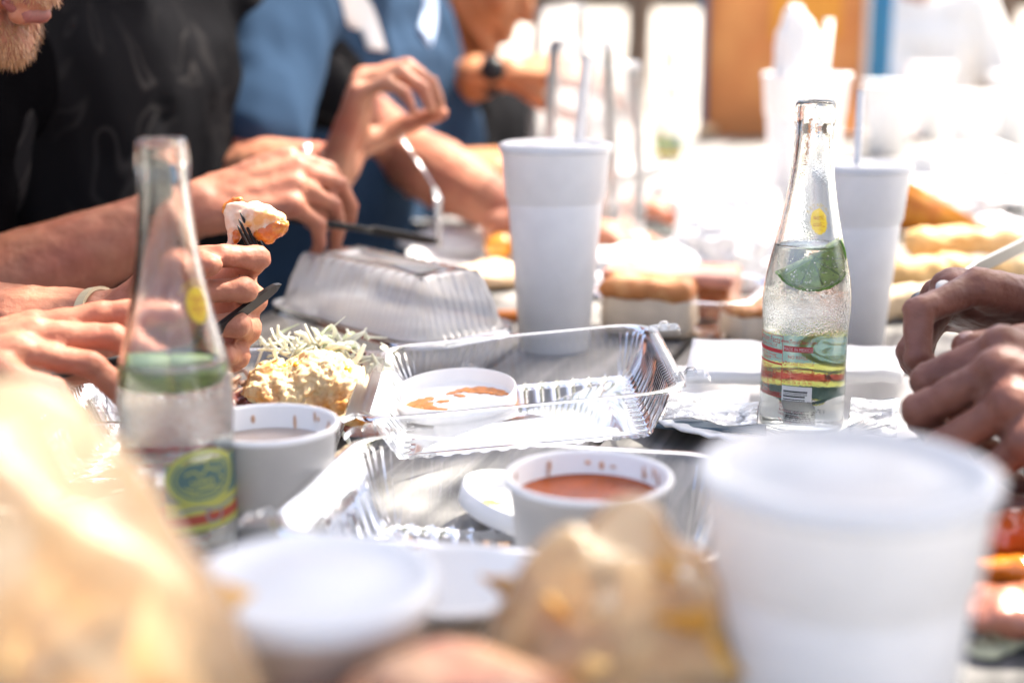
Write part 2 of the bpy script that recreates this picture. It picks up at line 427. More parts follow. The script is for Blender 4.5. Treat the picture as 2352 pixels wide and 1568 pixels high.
# ------------------------------------------------------------------ people
def frame(X, Z):
    X = Vector(X).normalized(); Z = Vector(Z); Z = (Z - X * Z.dot(X)).normalized(); return X, Z.cross(X), Z
def hand(W, X, Z, left=False, flex=None, thumb=None, s=1.0):
    "W wrist, X towards the fingers, Z back of the hand; returns shapes and nail spots"
    X, Y, Z = frame(X, Z)
    if left: Y = -Y
    W = Vector(W)
    def L(p): return W + (X * p[0] + Y * p[1] + Z * p[2]) * s
    def D(p): return (X * p[0] + Y * p[1] + Z * p[2])
    sh, nails = [], []
    mcp = [(.092, .029, .001), (.097, .009, .003), (.092, -.011, .001), (.083, -.029, -.003)]
    seg = [(.043, .026, .021), (.047, .030, .022), (.043, .028, .022), (.034, .021, .020)]
    rad = [(.0100, .0088, .0080, .0066), (.0102, .0090, .0082, .0068), (.0098, .0086, .0078, .0065), (.0086, .0076, .0070, .0058)]
    flex = flex or [(25, 35, 20, 6), (28, 38, 22, 1), (32, 40, 24, -4), (36, 42, 26, -9)]
    root = [(.008, .016, -.001), (.005, .006, 0), (.005, -.006, 0), (.006, -.016, -.001)]
    for i in range(4):
        sh.append(('c', L(root[i]), L(mcp[i]), .0165 * s, .0125 * s))
        p = Vector(mcp[i]); a = 0; sp_ = math.radians(flex[i][3])
        for k in range(3):
            a += math.radians(flex[i][k])
            d = Vector((math.cos(a) * math.cos(sp_), math.sin(sp_), -math.sin(a) * math.cos(sp_)))
            q = p + d * seg[i][k]
            sh.append(('c', L(p), L(q), rad[i][k] * s, rad[i][k + 1] * s))
            if k < 2: sh.append(('e', L(q), (rad[i][k + 1] * 1.08 * s,) * 3))
            p = q
        dors = Vector((math.sin(a) * math.cos(sp_), 0, math.cos(a)))
        nails.append((L(p + dors * (rad[i][3] * .55) - d * .002), D(d), D(dors), rad[i][3] * s))
    sh.append(('e', L((.055, 0, -.004)), (.048 * s, .036 * s, .0145 * s), Matrix((X, Y, Z)).transposed()))
    thumb = thumb or [(.72, .60, -.32), (.86, .40, -.30), (.95, .12, -.28)]
    p = Vector((.020, .022, -.008)); tr = (.0150, .0125, .0105, .0080); tl = (.044, .034, .027)
    sh.append(('c', L((.0, .010, -.006)), L(p), .018 * s, .015 * s))
    for k in range(3):
        d = Vector(thumb[k]).normalized(); q = p + d * tl[k]
        sh.append(('c', L(p), L(q), tr[k] * s, tr[k + 1] * s)); p = q
    up = Vector((0, .45, .9)); up = (up - d * up.dot(d)).normalized()
    nails.append((L(p + up * .0045 - d * .003), D(d), D(up), .0082 * s))
    sh.append(('c', L((.02, .022, -.008)), L((.075, .020, -.004)), .012 * s, .010 * s))
    for q in (-1, 1): sh.append(('c', L((-.05, .008 * q, 0)), L((.01, .011 * q, -.001)), .0215 * s, .0190 * s))
    return sh, nails
def arm(S, E, W, r=1.0):
    S, E, W = Vector(S), Vector(E), Vector(W)
    m = E.lerp(W, .3)
    return [('c', S, E, .052 * r, .043 * r), ('c', E, m, .043 * r, .047 * r), ('c', m, W, .047 * r, .0255 * r)]
def head(C, F, U):
    F, S, U = frame(F, U); S = -S     # S is unused for symmetry
    C = Vector(C)
    def L(f, s, u): return C + F * f + S * s + U * u
    mt = Matrix((F, S, U)).transposed()
    sh = [('e', L(-.012, 0, .02), (.100, .077, .095), mt), ('e', L(.022, 0, -.045), (.074, .062, .078), mt)]
    for q in (-1, 1):
        sh += [('c', L(.0, q * .052, -.062), L(.072, q * .016, -.104), .022, .019), ('e', L(-.008, q * .078, -.018), (.020, .008, .032), mt),
               ('c', L(.085, q * .012, .012), L(.076, q * .045, .010), .011, .010), ('e', L(.066, q * .040, -.035), (.022, .020, .020), mt)]
    sh += [('c', L(.086, 0, .005), L(.112, 0, -.034), .008, .0125), ('c', L(.095, -.010, -.040), L(.095, .010, -.040), .009, .009),
           ('e', L(.080, 0, -.062), (.021, .032, .022), mt), ('c', L(.098, -.012, -.068), L(.098, .012, -.068), .0065, .0065), ('c', L(.090, -.024, -.072), L(.098, 0, -.068), .004, .006), ('c', L(.090, .024, -.072), L(.098, 0, -.068), .004, .006),
           ('c', L(.095, -.012, -.083), L(.095, .012, -.083), .0078, .0078), ('e', L(.080, 0, -.113), (.020, .026, .017), mt)]
    return sh, L
skin_a = M('skin_fair', (0.38, 0.155, 0.090), 0.55, spec=.35, var=0.12, vscale=45, col2=(.34, .115, .068), mixscale=26, mixlo=.42, mixhi=.66, bump=0.55, bscale=230, sss=0.25, sssr=(.010, .0035, .002))
skin_b = M('skin_tan', (0.42, 0.19, 0.11), 0.55, spec=.35, var=0.12, vscale=45, col2=(.38, .12, .07), mixscale=22, mixlo=.42, mixhi=.66, bump=0.3, bscale=260, sss=0.25, sssr=(.010, .0035, .002))
skin_c = M('skin_amber', (0.40, 0.16, 0.065), 0.55, spec=.35, var=0.10, vscale=20, sss=0.2, sssr=(.010, .0035, .002))
skin_d = M('skin_deep_brown', (0.235, 0.095, 0.062), 0.48, spec=.4, var=0.14, vscale=45, col2=(.16, .058, .04), mixscale=26, mixlo=.42, mixhi=.66, bump=0.6, bscale=230, sss=0.15, sssr=(.008, .003, .002))
nail_a = M('nail_pale', (0.62, 0.38, 0.30), 0.3)
nail_d = M('nail_rosy', (0.46, 0.27, 0.22), 0.28)
denim = M('denim', (0.05, 0.07, 0.12), 0.9, var=0.2, vscale=20)
khaki = M('khaki_cloth', (0.25, 0.2, 0.13), 0.9)
shoe = M('shoe_leather', (0.05, 0.045, 0.04), 0.6)
hairm = M('brown_hair', (0.06, 0.035, 0.02), 0.6, var=0.3, vscale=60)

def person(label, fwd, pelvis, neck, headc, hf, hu, arms, skin, shirtm, voxel=.0035, nails=False, pants=denim, hair=None, width=.185, nailm=None, shirt_seed=1.0, twist=0.0):
    "arms: list of dict(side, S, E, W, X, Z, flex, thumb)"
    fwd = Vector(fwd).normalized(); right = fwd.cross(V(0, 0, 1)).normalized()
    if twist: right = Matrix.Rotation(twist, 3, 'Z') @ right
    pelvis, neck, headc = Vector(pelvis), Vector(neck), Vector(headc)
    base = V(pelvis.x, pelvis.y, 0)
    sh, HL = head(headc, hf, hu)
    sh.append(('c', neck - V(0, 0, .05), HL(-.02, 0, -.07), .062, .054))
    up = (neck - pelvis).normalized()
    sl = neck - right * width - up * .065; srr = neck + right * width - up * .065
    sh += [('c', sl, srr, .045, .045), ('c', neck - up * .1, pelvis, .070, .080), ('c', neck - up * .02, neck - up * .1, .052, .058)]
    shirt = []
    def ring(k, half, rad): c = pelvis.lerp(neck, k); return c - right * half, c + right * half, rad
    prof = [(-.05, .09, .125), (.15, .085, .125), (.35, .075, .125), (.55, .085, .128), (.72, .105, .120), (.86, .13, .085)]
    prev = None
    for k, half, rad in prof:
        a, b, r = ring(k, half, rad)
        shirt.append(('c', a, b, r, r))
        if prev:
            for x, y in ((prev[0], a), (prev[1], b), ((prev[0] + prev[1]) / 2, (a + b) / 2)): shirt.append(('c', x, y, prev[2], r))
        prev = (a, b, r)
    shirt += [('c', neck - up * .045, neck - up * .09, .072, .085), ('c', neck - up * .028, neck - up * .06, .067, .072)]
    nl = []
    for A in arms:
        S = Vector(A['S']) if 'S' in A else (sl if A['side'] == 'L' else srr)
        sh += arm(S, A['E'], A['W'])
        hs, ns = hand(A['W'], A['X'], A['Z'], A['side'] == 'L', A.get('flex'), A.get('thumb'), A.get('s', 1.0)); sh += hs
        if A.get('nails'): nl += ns
        e = S.lerp(Vector(A['E']), A.get('sleeve', .62))
        shirt += [('c', S, e, .076, .066), ('c', neck - up * .09, S, .075, .076)]
    body = link('person', shift(displace(fuse(sh, voxel, 4), .0011, 75, 3, 1.3), base), skin, None, base)
    tag(body, label, 'person')
    sm = fuse(shirt, .009, 8); displace(sm, .012, 9, 3, shirt_seed, zfac=.55)
    shirt_o = link('shirt', shift(sm, base), shirtm, body)
    legs = []
    for q in (-1, 1):
        hp = pelvis + right * .09 * q; kn = hp + fwd * .42 + V(0, 0, .01) + right * .03 * q; an = V(kn.x, kn.y, .10) - fwd * .05
        legs += [('c', hp, kn, .088, .062), ('c', kn, an, .062, .045)]
    legs.append(('c', pelvis - right * .08, pelvis + right * .08, .115, .115))
    link('trousers', shift(fuse(legs, .012, 5), base), pants, body)
    for q in (-1, 1):
        hp = pelvis + right * .12 * q; a = V(hp.x, hp.y, .045) + fwd * .36
        link('shoe', shift(fuse([('c', a, a + fwd * .16 - V(0, 0, .008), .046, .037)], .008, 3), base), shoe, body)
    if hair is not None:
        F, Sx, U = frame(hf, hu); mt = Matrix((F, -Sx, U)).transposed()
        hm = fuse([('e', HL(-.022, 0, .032), (.110, .089, .102), mt), ('e', HL(-.045, 0, -.01), (.078, .086, .085), mt)], .005, 3); displace(hm, .007, 60, 3)
        link('hair', shift(hm, base), hair, body)
    if nails:
        for c, d, dn, r in nl:
            X, Y, Z = frame(d, dn); vs, fs = [], []
            ell_geo(vs, fs, c, (r * 1.0, r * .72, r * .42), Matrix((X, Y, Z)).transposed(), 12, 7)
            link('fingernail', shift(mesh_from(vs, fs), base), nailm or nail_a, body)
    body['_'] = 0; del body['_']
    return body, base, HL
def hem(body, base, S, E, k, r, mat):
    c = Vector(S).lerp(Vector(E), k); ax = (Vector(E) - Vector(S)).normalized()
def band(name, body, base, W, ax, r, wdt, mat, flat=.82, up=(0, 0, 1)):
    "wrist band: short closed ring around an arm"
    ax = Vector(ax).normalized(); u = Vector(up) - ax * Vector(up).dot(ax); u.normalize(); w = ax.cross(u); vs, fs = [], []
    prof = [(-wdt / 2, 0), (-wdt / 2, .0025), (wdt / 2, .0025), (wdt / 2, 0)]; seg = 36
    for z, e in prof:
        for k in range(seg):
            a = 2 * math.pi * k / seg; vs.append(Vector(W) + ax * z + (u * math.cos(a) * flat + w * math.sin(a)) * (r + e))
    for i in range(4):
        for k in range(seg):
            k2 = (k + 1) % seg; fs.append((i * seg + k, i * seg + k2, ((i + 1) % 4) * seg + k2, ((i + 1) % 4) * seg + k))
    return link(name, shift(mesh_from(vs, fs), base), mat, body, smooth=False)

# shirts
def swirl_shirt():
    m = M('black_swirl_print', (0.006, 0.006, 0.007), 1.0, spec=0, bump=.2, bscale=300)
    n = m.node_tree.nodes; l = m.node_tree.links; b = n['Principled BSDF']
    tc = n.new('ShaderNodeTexCoord'); mp = n.new('ShaderNodeMapping'); mp.inputs['Location'].default_value = (.4, .1, .6); mp.inputs['Scale'].default_value = (1, 1, .62); l.new(tc.outputs['Object'], mp.inputs['Vector'])
    t = n.new('ShaderNodeTexNoise'); t.inputs['Scale'].default_value = 7.0; t.inputs['Detail'].default_value = 1.0; t.inputs['Distortion'].default_value = 3.0; l.new(mp.outputs[0], t.inputs['Vector'])
    # thin smoke-like lines where the noise crosses a few levels
    w = n.new('ShaderNodeMath'); w.operation = 'MULTIPLY'; w.inputs[1].default_value = 5.0; l.new(t.outputs['Fac'], w.inputs[0])
    fr = n.new('ShaderNodeMath'); fr.operation = 'PINGPONG'; fr.inputs[1].default_value = 0.5; l.new(w.outputs[0], fr.inputs[0])
    rp = n.new('ShaderNodeMapRange'); rp.inputs[1].default_value = .02; rp.inputs[2].default_value = .15; rp.inputs[3].default_value = 1; rp.inputs[4].default_value = 0; l.new(fr.outputs[0], rp.inputs[0])
    g = n.new('ShaderNodeTexNoise'); g.inputs['Scale'].default_value = 9; l.new(tc.outputs['Object'], g.inputs['Vector'])
    gm = n.new('ShaderNodeMapRange'); gm.inputs[1].default_value = .38; gm.inputs[2].default_value = .52; l.new(g.outputs['Fac'], gm.inputs[0])
    mu = n.new('ShaderNodeMath'); mu.operation = 'MULTIPLY'; l.new(rp.outputs[0], mu.inputs[0]); l.new(gm.outputs[0], mu.inputs[1])
    # the print sits on the chest side only (object space of the seated figure: forward = RX)
    dt = n.new('ShaderNodeVectorMath'); dt.operation = 'DOT_PRODUCT'; dt.inputs[1].default_value = tuple(RX); l.new(tc.outputs['Object'], dt.inputs[0])
    dm = n.new('ShaderNodeMapRange'); dm.inputs[1].default_value = .09; dm.inputs[2].default_value = .20; l.new(dt.outputs['Value'], dm.inputs[0])
    m2 = n.new('ShaderNodeMath'); m2.operation = 'MULTIPLY'; l.new(mu.outputs[0], m2.inputs[0]); l.new(dm.outputs[0], m2.inputs[1])
    mx = n.new('ShaderNodeMix'); mx.data_type = 'RGBA'; mx.inputs[6].default_value = (.009, .009, .010, 1); mx.inputs[7].default_value = (.06, .056, .054, 1)
    l.new(m2.outputs[0], mx.inputs[0]); l.new(mx.outputs[2], b.inputs['Base Color'])
    return m
black_cloth = M('black_cotton', (0.0025, 0.0025, 0.003), 1.0, spec=0)
blue_cloth = M('blue_pique', (0.024, 0.047, 0.086), 0.95, spec=.05, var=0.10, vscale=8, bump=.3, bscale=500)
char_cloth = M('charcoal_cotton', (0.010, 0.010, 0.011), 1.0, spec=0)
white_cloth = M('white_cotton', (0.74, 0.74, 0.73), 0.9)
steel = M('steel', (0.62, 0.62, 0.63), 0.22, metal=1.0)
black_plastic = M('black_plastic', (0.008, 0.008, 0.009), 0.38, spec=.3)

# 1: bearded man at the near left; only mouth, beard and the two hands come into view
yaw_f = (RX * .96 + V(0, -.12, 0)).normalized()
hf = yaw_f * math.cos(R(31)) + V(0, 0, -math.sin(R(31))); hu = yaw_f * math.sin(R(31)) + V(0, 0, math.cos(R(31)))
mouth = P(80, 16, 1.05)
h1 = mouth - hf.normalized() * .097 + hu.normalized() * .076
n1 = h1 - yaw_f * .15 - V(0, 0, .12); pel1 = n1 - RX * .26 + V(0, 0, 0); pel1.z = .53
wl1 = P(292, 752, 1.03); wr1 = P(-285, 885, .86)
kn_dir = (P(640, 655, .975) - P(530, 735, .965)).normalized()
fist = [(48, 92, 62, 3), (55, 95, 60, 1), (60, 96, 60, -2), (64, 96, 58, -5)]
p1, b1, HL1 = person('bearded man in a black shirt holding a fork and knife, mouth at the frame corner', RX, pel1, n1, h1, hf, hu, [
    dict(side='L', E=P(-590, 770, 1.06), W=wl1, X=P(640, 708, 1.0) - wl1, Z=(-.1, .90, -.30), nails=True,
         flex=[(48, 80, 40, 4), (70, 80, 50, 1), (72, 84, 50, -2), (74, 86, 50, -5)], thumb=[(.72, .22, -.60), (.80, .0, -.6), (.85, -.25, -.45)]),
    dict(side='R', E=P(-1050, 900, .86), W=wr1, X=P(95, 785, .86) - wr1, Z=(.08, -.12, .98), nails=True,
         flex=[(4, 8, 6, 3), (18, 24, 14, 0), (26, 34, 20, -3), (32, 40, 24, -7)], thumb=[(.78, .50, -.40), (.92, .20, -.35), (.98, .02, -.2)])],
    skin_a, black_cloth, voxel=.0024, nails=True, hair=M('ginger_hair', (.24, .10, .035), .55, var=.25, vscale=80))
# lips and beard
lipm = M('lip', (0.24, 0.07, 0.06), 0.42, var=.15, vscale=200)
lips = fuse([('c', HL1(.0985, -.013, -.0685), HL1(.0985, .013, -.0685), .0055, .0055), ('c', HL1(.091, -.023, -.074), HL1(.0985, 0, -.0695), .003, .0050), ('c', HL1(.091, .023, -.074), HL1(.0985, 0, -.0695), .003, .0050)], .0012, 3)
link('upper_lip', shift(lips, b1), lipm, p1)
lips = fuse([('c', HL1(.096, -.010, -.082), HL1(.096, .010, -.082), .0074, .0074), ('c', HL1(.090, -.023, -.077), HL1(.096, -.008, -.083), .003, .007), ('c', HL1(.090, .023, -.077), HL1(.096, .008, -.083), .003, .007)], .0012, 3)
link('lower_lip', shift(lips, b1), lipm, p1)
F1, S1, U1 = frame(hf, hu); S1 = -S1
rb = random.Random(5); vs, fs = [], []
skinv = [(v.co + b1, v.normal.copy()) for v in p1.data.vertices]
cand = []
for co, no in skinv:
    w = co - h1
    if w.length > .16: continue
    f, s, u = w.dot(F1), w.dot(S1), w.dot(U1)
    jaw = (-.135 < u < -.093 and f > -.005) or (-.13 < u < -.03 and -.005 < f < .066 - .3 * max(0, u + .07)) and abs(s) > .028
    must = -.069 < u < -.045 and f > .06 and abs(s) < .038
    if (jaw and u < -.02) or must: cand.append((co, no, f, s, u, must))
for k in range(13000):
    co, no, f, s, u, must = rb.choice(cand)
    co = co + Vector((rb.uniform(-1, 1), rb.uniform(-1, 1), rb.uniform(-1, 1))) * .0015
    L = rb.uniform(.004, .0085) if not must else rb.uniform(.004, .007)
    if u < -.10: L = rb.uniform(.004, .009)
    d = (no * .55 - U1 * .75 + F1 * .12 + Vector((rb.gauss(0, .2), rb.gauss(0, .2), rb.gauss(0, .2)))).normalized()
    sd_ = d.cross(no).normalized() * .00028; mid = co + d * L * .55; tip = co + d * L - U1 * L * .12 + no * L * .08
    i = len(vs); vs += [co - sd_, co + sd_, mid + sd_ * .8, mid - sd_ * .8, tip]; fs += [(i, i + 1, i + 2, i + 3), (i + 3, i + 2, i + 4)]
bo = link('beard', shift(mesh_from(vs, fs), b1), M('ginger_beard', (.36, .17, .065), .45, var=.3, vscale=300), p1, smooth=False); bo['kind'] = 'stuff'
bd_ = band('bracelet', p1, b1, P(232, 748, 1.03), P(560, 715, 1.0) - wl1, .0275, .007, M('woven_band', (.5, .42, .26), .5), .95)

# 2: man in the black tee with the smoke print
pel2 = tpos(-.70, .52); pel2.z = .53
n2 = P(195, -215, 1.52); h2 = n2 + V(.10, -.02, .17)
wr2 = P(452, 478, 1.29)
p2, b2, HL2 = person('man in a black tee with a pale smoke-like print, holding a black knife', RX, pel2, n2, h2, RX + V(0, 0, -.35), (.3, 0, 1), [
    dict(side='R', E=P(-170, 735, 1.24), W=wr2, X=P(700, 405, 1.30) - wr2, Z=(.12, -.55, .83),
         flex=[(42, 34, 18, 3), (46, 36, 20, 1), (52, 40, 20, -2), (58, 44, 20, -6)], thumb=[(.75, .45, -.5), (.9, .1, -.5), (.95, -.05, -.45)]),
    dict(side='L', E=tpos(-.50, .95, .12), W=tpos(-.25, .78, .05), X=(.9, -.35, 0), Z=(0, 0, 1))],
    skin_a, swirl_shirt(), voxel=.0034, hair=hairm, shirt_seed=3.3)
# 3: man in the blue polo
pel3 = tpos(-.66, 1.03); pel3.z = .53
n3 = P(795, -100, 1.98); h3 = n3 + V(.11, -.03, .17)
wr3 = P(772, 382, 1.54)
E3 = P(560, 420, 1.66)
p3, b3, HL3 = person('man in a blue polo shirt raising a steel fork, wearing a bead bracelet', RX, pel3, n3, h3, RX + V(0, 0, -.35), (.3, 0, 1), [
    dict(side='R', S=P(640, 30, 1.80), E=E3, W=wr3, X=(.34, -.05, .93), Z=(-.93, .10, .34), sleeve=.72, s=1.03,
         flex=[(58, 50, 30, 4), (56, 50, 32, 1), (54, 50, 32, -2), (50, 50, 32, -5)], thumb=[(.62, .55, -.62), (.70, .15, -.75), (.60, -.1, -.8)]),
    dict(side='L', E=tpos(-.50, 1.22, -.02), W=tpos(-.26, 1.10, .04), X=(.9, -.35, 0), Z=(0, 0, 1))],
    skin_b, blue_cloth, voxel=.004, hair=hairm, shirt_seed=7.1, pants=khaki)
beads = thing('tmp', None, None)
bpy.data.objects.remove(beads)
ax3 = V(.55, 0, .5).normalized(); u3 = ax3.orthogonal().normalized(); w3 = ax3.cross(u3); vs, fs = [], []
for k in range(16):
    a = 2 * math.pi * k / 16; ell_geo(vs, fs, wr3 + V(-.012, 0, -.004) + (u3 * math.cos(a) + w3 * math.sin(a)) * .030, (.0055,) * 3, None, 10, 7)
bb = link('bead_bracelet', shift(mesh_from(vs, fs), b3), steel, p3); bb['kind'] = 'stuff'
polo_trim = M('grey_white_collar', (.62, .61, .60), .8)
def strip(pts, wdir, width, thick, n=6):
    pp = smooth_path(pts, n); return tube_mesh(pp, width / 2, 8, thick / width, Vector(wdir))
link('collar_or_lit_edge', shift(strip([P(800, -40, 1.825), P(800, 5, 1.838), P(840, 45, 1.890), P(866, 116, 1.893)], (.92, -.36, .1), .060, .012), b3), polo_trim, p3)
link('collar_or_lit_edge', shift(strip([P(985, -40, 2.075), P(986, 40, 2.074), P(975, 90, 2.041)], (.88, -.36, .2), .040, .012), b3), M('lit_blue_edge', (.35, .45, .62), .8), p3)  # pale colour paints the sunlit far edge of the blue shirt
# 4: man in charcoal tee with a wrist watch
pel4 = tpos(-.62, 1.50); pel4.z = .53
h4 = P(1105, -80, 2.28); n4 = h4 - V(.06, -.02, .15)
wr4 = P(1165, 165, 2.12); wq = P(1010, 375, 2.0)
p4, b4, HL4 = person('man in a charcoal tee with a black wrist watch, reaching over plates', RX, pel4, n4, h4, RX + V(0, 0, -.55), (.45, 0, 1), [
    dict(side='L', E=P(880, 235, 2.30), W=wr4, X=(1, -.1, .02), Z=(0, -.5, .9), flex=[(20, 30, 20, 3)] * 4),
    dict(side='R', E=P(690, 470, 2.02), W=wq, X=(.96, -.1, .03), Z=(.1, -.2, .95),
         flex=[(2, 6, 6, 2), (40, 70, 40, 0), (50, 80, 40, -2), (60, 80, 40, -5)])],
    skin_c, char_cloth, voxel=.0045, hair=hairm, shirt_seed=9.4)
wa = band('watch_strap', p4, b4, P(1132, 172, 2.13), V(1, -.1, .06), .031, .022, black_plastic, .9)
link('watch_case', shift(tube_mesh([P(1132, 172, 2.13) + V(0, -.029, .008), P(1132, 172, 2.13) + V(0, -.038, .010)], [.019, .018], 20), b4), black_plastic, wa)
# 5: person on the right, dark hands holding a small white roll
pel5 = tpos(.74, -.12); pel5.z = .53
n5 = tpos(.60, -.12, .32); h5 = n5 + V(-.10, .02, .16)
wr5 = P(2490, 735, .97); wl5 = P(2710, 1015, .81)
p5, b5, HL5 = person('person with deep brown hands holding a small white roll by the glass bottle', -RX, pel5, n5, h5, -RX + V(0, 0, -.3), (-.3, 0, 1), [
    dict(side='R', E=P(3150, 860, 1.08), W=wr5, X=P(2240, 690, .95) - wr5, Z=(-.15, .28, .94), nails=True,
         flex=[(28, 62, 52, 4), (62, 66, 48, 0), (72, 70, 48, -2), (76, 70, 46, -5)], thumb=[(.74, .56, -.36), (.92, .22, -.30), (.97, -.12, -.12)], s=1.12),
    dict(side='L', E=P(3250, 1020, .85), W=wl5, X=P(2320, 895, .80) - wl5, Z=(-.25, -.45, .85), nails=True, s=1.15,
         flex=[(58, 80, 40, 3), (62, 84, 44, 1), (66, 86, 44, -2), (70, 86, 44, -5)], thumb=[(.74, .40, -.55), (.85, .0, -.6), (.85, -.2, -.5)])],
    skin_d, M('olive_cloth', (.09, .09, .06), .9), voxel=.0024, nails=True, hair=hairm, nailm=nail_d)
# 6: person in white at the far end
c6 = P(2100, 150, 4.9)
pel6 = V(c6.x + .04, c6.y + .12, .52); n6 = V(c6.x, c6.y, TZ + .40)
p6, b6, HL6 = person('person in a loose white shirt seated facing the far end of the sunlit table', (-.3, -1, 0), pel6, n6, n6 + V(-.03, -.08, .17), (-.3, -1, -.2), (0, -.2, 1), [
    dict(side='R', E=P(2105, 290, 4.85), W=P(2030, 350, 4.62), X=(-.6, -.8, 0), Z=(0, 0, 1)),
    dict(side='L', E=P(2330, 260, 4.85), W=P(2290, 380, 4.62), X=(-.5, -.8, 0), Z=(0, 0, 1))],
    skin_b, white_cloth, voxel=.006, hair=hairm, shirt_seed=12.0, pants=khaki)

# ------------------------------------------------------------------ glass bottles of mineral water
def text_mesh(s, size, align='CENTER', sx=1.0):
    cu = bpy.data.curves.new('t', 'FONT'); cu.body = s; cu.size = size; cu.resolution_u = 2; cu.align_x = align
    o = bpy.data.objects.new('t', cu); COL.objects.link(o)
    me = bpy.data.meshes.new_from_object(o.evaluated_get(bpy.context.evaluated_depsgraph_get()))
    bpy.data.objects.remove(o); bpy.data.curves.remove(cu)
    if sx != 1.0: me.transform(Matrix.Diagonal((sx, 1, 1, 1)))
    me.materials.clear(); return me
def rect(x0, x1, y0, y1, nx=14):
    vs, fs = [], []
    for i in range(nx + 1):
        x = x0 + (x1 - x0) * i / nx; vs += [(x, y0, 0), (x, y1, 0)]
    for i in range(nx): fs.append((2 * i, 2 * i + 2, 2 * i + 3, 2 * i + 1))
    return mesh_from(vs, fs)
def ring_flat(cx, cy, rx, ry, wd, n=40, a0=0, a1=360):
    vs, fs = [], []
    for i in range(n + 1):
        a = R(a0 + (a1 - a0) * i / n); vs += [(cx + rx * math.cos(a), cy + ry * math.sin(a), 0), (cx + (rx - wd) * math.cos(a), cy + (ry - wd) * math.sin(a), 0)]
    for i in range(n): fs.append((2 * i, 2 * i + 1, 2 * i + 3, 2 * i + 2))
    return mesh_from(vs, fs)
def disc_flat(cx, cy, rx, ry, n=40, rings=5):
    vs, fs = [(cx, cy, 0)], []
    for k in range(1, rings + 1):
        for i in range(n): a = 2 * math.pi * i / n; vs.append((cx + rx * k / rings * math.cos(a), cy + ry * k / rings * math.sin(a), 0))
    for i in range(n): fs.append((0, 1 + i, 1 + (i + 1) % n))
    for k in range(rings - 1):
        for i in range(n): fs.append((1 + k * n + i, 1 + (k + 1) * n + i, 1 + (k + 1) * n + (i + 1) % n, 1 + k * n + (i + 1) % n))
    return mesh_from(vs, fs)
def stroke(pts, w):
    pts = [Vector((*p, 0)) for p in pts]; pp = smooth_path(pts, 5); vs, fs = [], []
    for i, p in enumerate(pp):
        t = (pp[min(i + 1, len(pp) - 1)] - pp[max(i - 1, 0)]).normalized(); q = Vector((-t.y, t.x, 0)) * w / 2; vs += [p + q, p - q]
    for i in range(len(pp) - 1): fs.append((2 * i, 2 * i + 1, 2 * i + 3, 2 * i + 2))
    return mesh_from(vs, fs)
def move(me, x, y): me.transform(Matrix.Translation((x, y, 0))); return me
BP = [(0, .004), (.018, .002), (.0265, 0), (.0295, .003), (.0305, .010), (.0306, .030), (.0304, .060), (.0306, .082), (.0315, .090), (.0316, .098), (.0311, .106), (.0300, .115),
      (.0275, .127), (.0240, .141), (.0210, .155), (.0185, .168), (.0165, .181), (.0148, .195), (.0139, .206), (.0136, .217), (.0139, .2225), (.0149, .2255), (.0150, .2285), (.0139, .2305), (.0135, .2325), (.0142, .2350), (.0145, .2375), (.0138, .2398), (.0120, .2405)]
BI = [(.0100, .2395), (.0098, .228), (.0102, .215), (.0110, .204), (.0121, .193), (.0139, .180), (.0160, .167), (.0186, .154), (.0216, .140), (.0249, .127), (.0274, .115), (.0285, .106), (.0288, .098), (.0286, .090), (.0278, .082), (.0277, .030), (.0274, .012), (.0255, .0065), (.018, .0055), (0, .007)]
def rad_at(prof, z):
    pts = sorted([(b, a) for a, b in prof if b > .012])
    for (z0, r0), (z1, r1) in zip(pts, pts[1:]):
        if z0 <= z <= z1: return r0 + (r1 - r0) * (z - z0) / max(1e-9, z1 - z0)
    return pts[-1][1]
def wrapb(me, th0, off=.00018):
    "wrap a flat print (x = arc length in m, y = height) round the bottle, centred on angle th0 (0 faces the bottle front, -Y)"
    me.update(); bm = bmesh.new(); bm.from_mesh(me)
    bmesh.ops.subdivide_edges(bm, edges=[e for e in bm.edges if e.calc_length() > .006], cuts=2, use_grid_fill=False)
    for v in bm.verts:
        r = rad_at(BP, v.co.y) + off; a = th0 + v.co.x / r; z = v.co.y
        v.co = (r * math.sin(a), -r * math.cos(a), z)
    bm.to_mesh(me); bm.free(); me.update(); return me
def both(me, th0, k=0.0):
    m2 = me.copy(); return join([wrapb(me, th0, .00030 + k), wrapb(m2, th0, .00008 - k)])
def dense(profile, step):
    out = [profile[0]]
    for (r0, z0), (r1, z1) in zip(profile, profile[1:]):
        n = max(1, int(math.hypot(r1 - r0, z1 - z0) / step))
        for k in range(1, n + 1): out.append((r0 + (r1 - r0) * k / n, z0 + (z1 - z0) * k / n))
    return out
def smooth_prof(p, it=2):
    for _ in range(it): p = [p[0]] + [((a[0] + 2 * b[0] + c[0]) / 4, (a[1] + 2 * b[1] + c[1]) / 4) for a, b, c in zip(p, p[1:], p[2:])] + [p[-1]]
    return p
glass_m = glass('bottle_glass', (.985, .996, .992), 1.5, frost=(.077, .104))
water_m = glass('mineral_water', (.995, 1.0, 1.0), 1.333)
ink_red = M('red_print', (.50, .022, .030), .5, transl=.25)
ink_red2 = M('coral_print', (.62, .13, .08), .5, transl=.45)
ink_yel = M('yellow_print', (.72, .72, .20), .5, transl=.5)
ink_gold = M('golden_print', (.85, .62, .06), .5, transl=.45)
ink_teal = M('teal_print', (.20, .33, .31), .5, transl=.6)
ink_white = M('white_print', (.78, .79, .78), .5, transl=.3)
ink_blk = M('black_print', (.02, .02, .02), .5)
ink_grey = M('grey_print', (.35, .38, .37), .5, transl=.4)
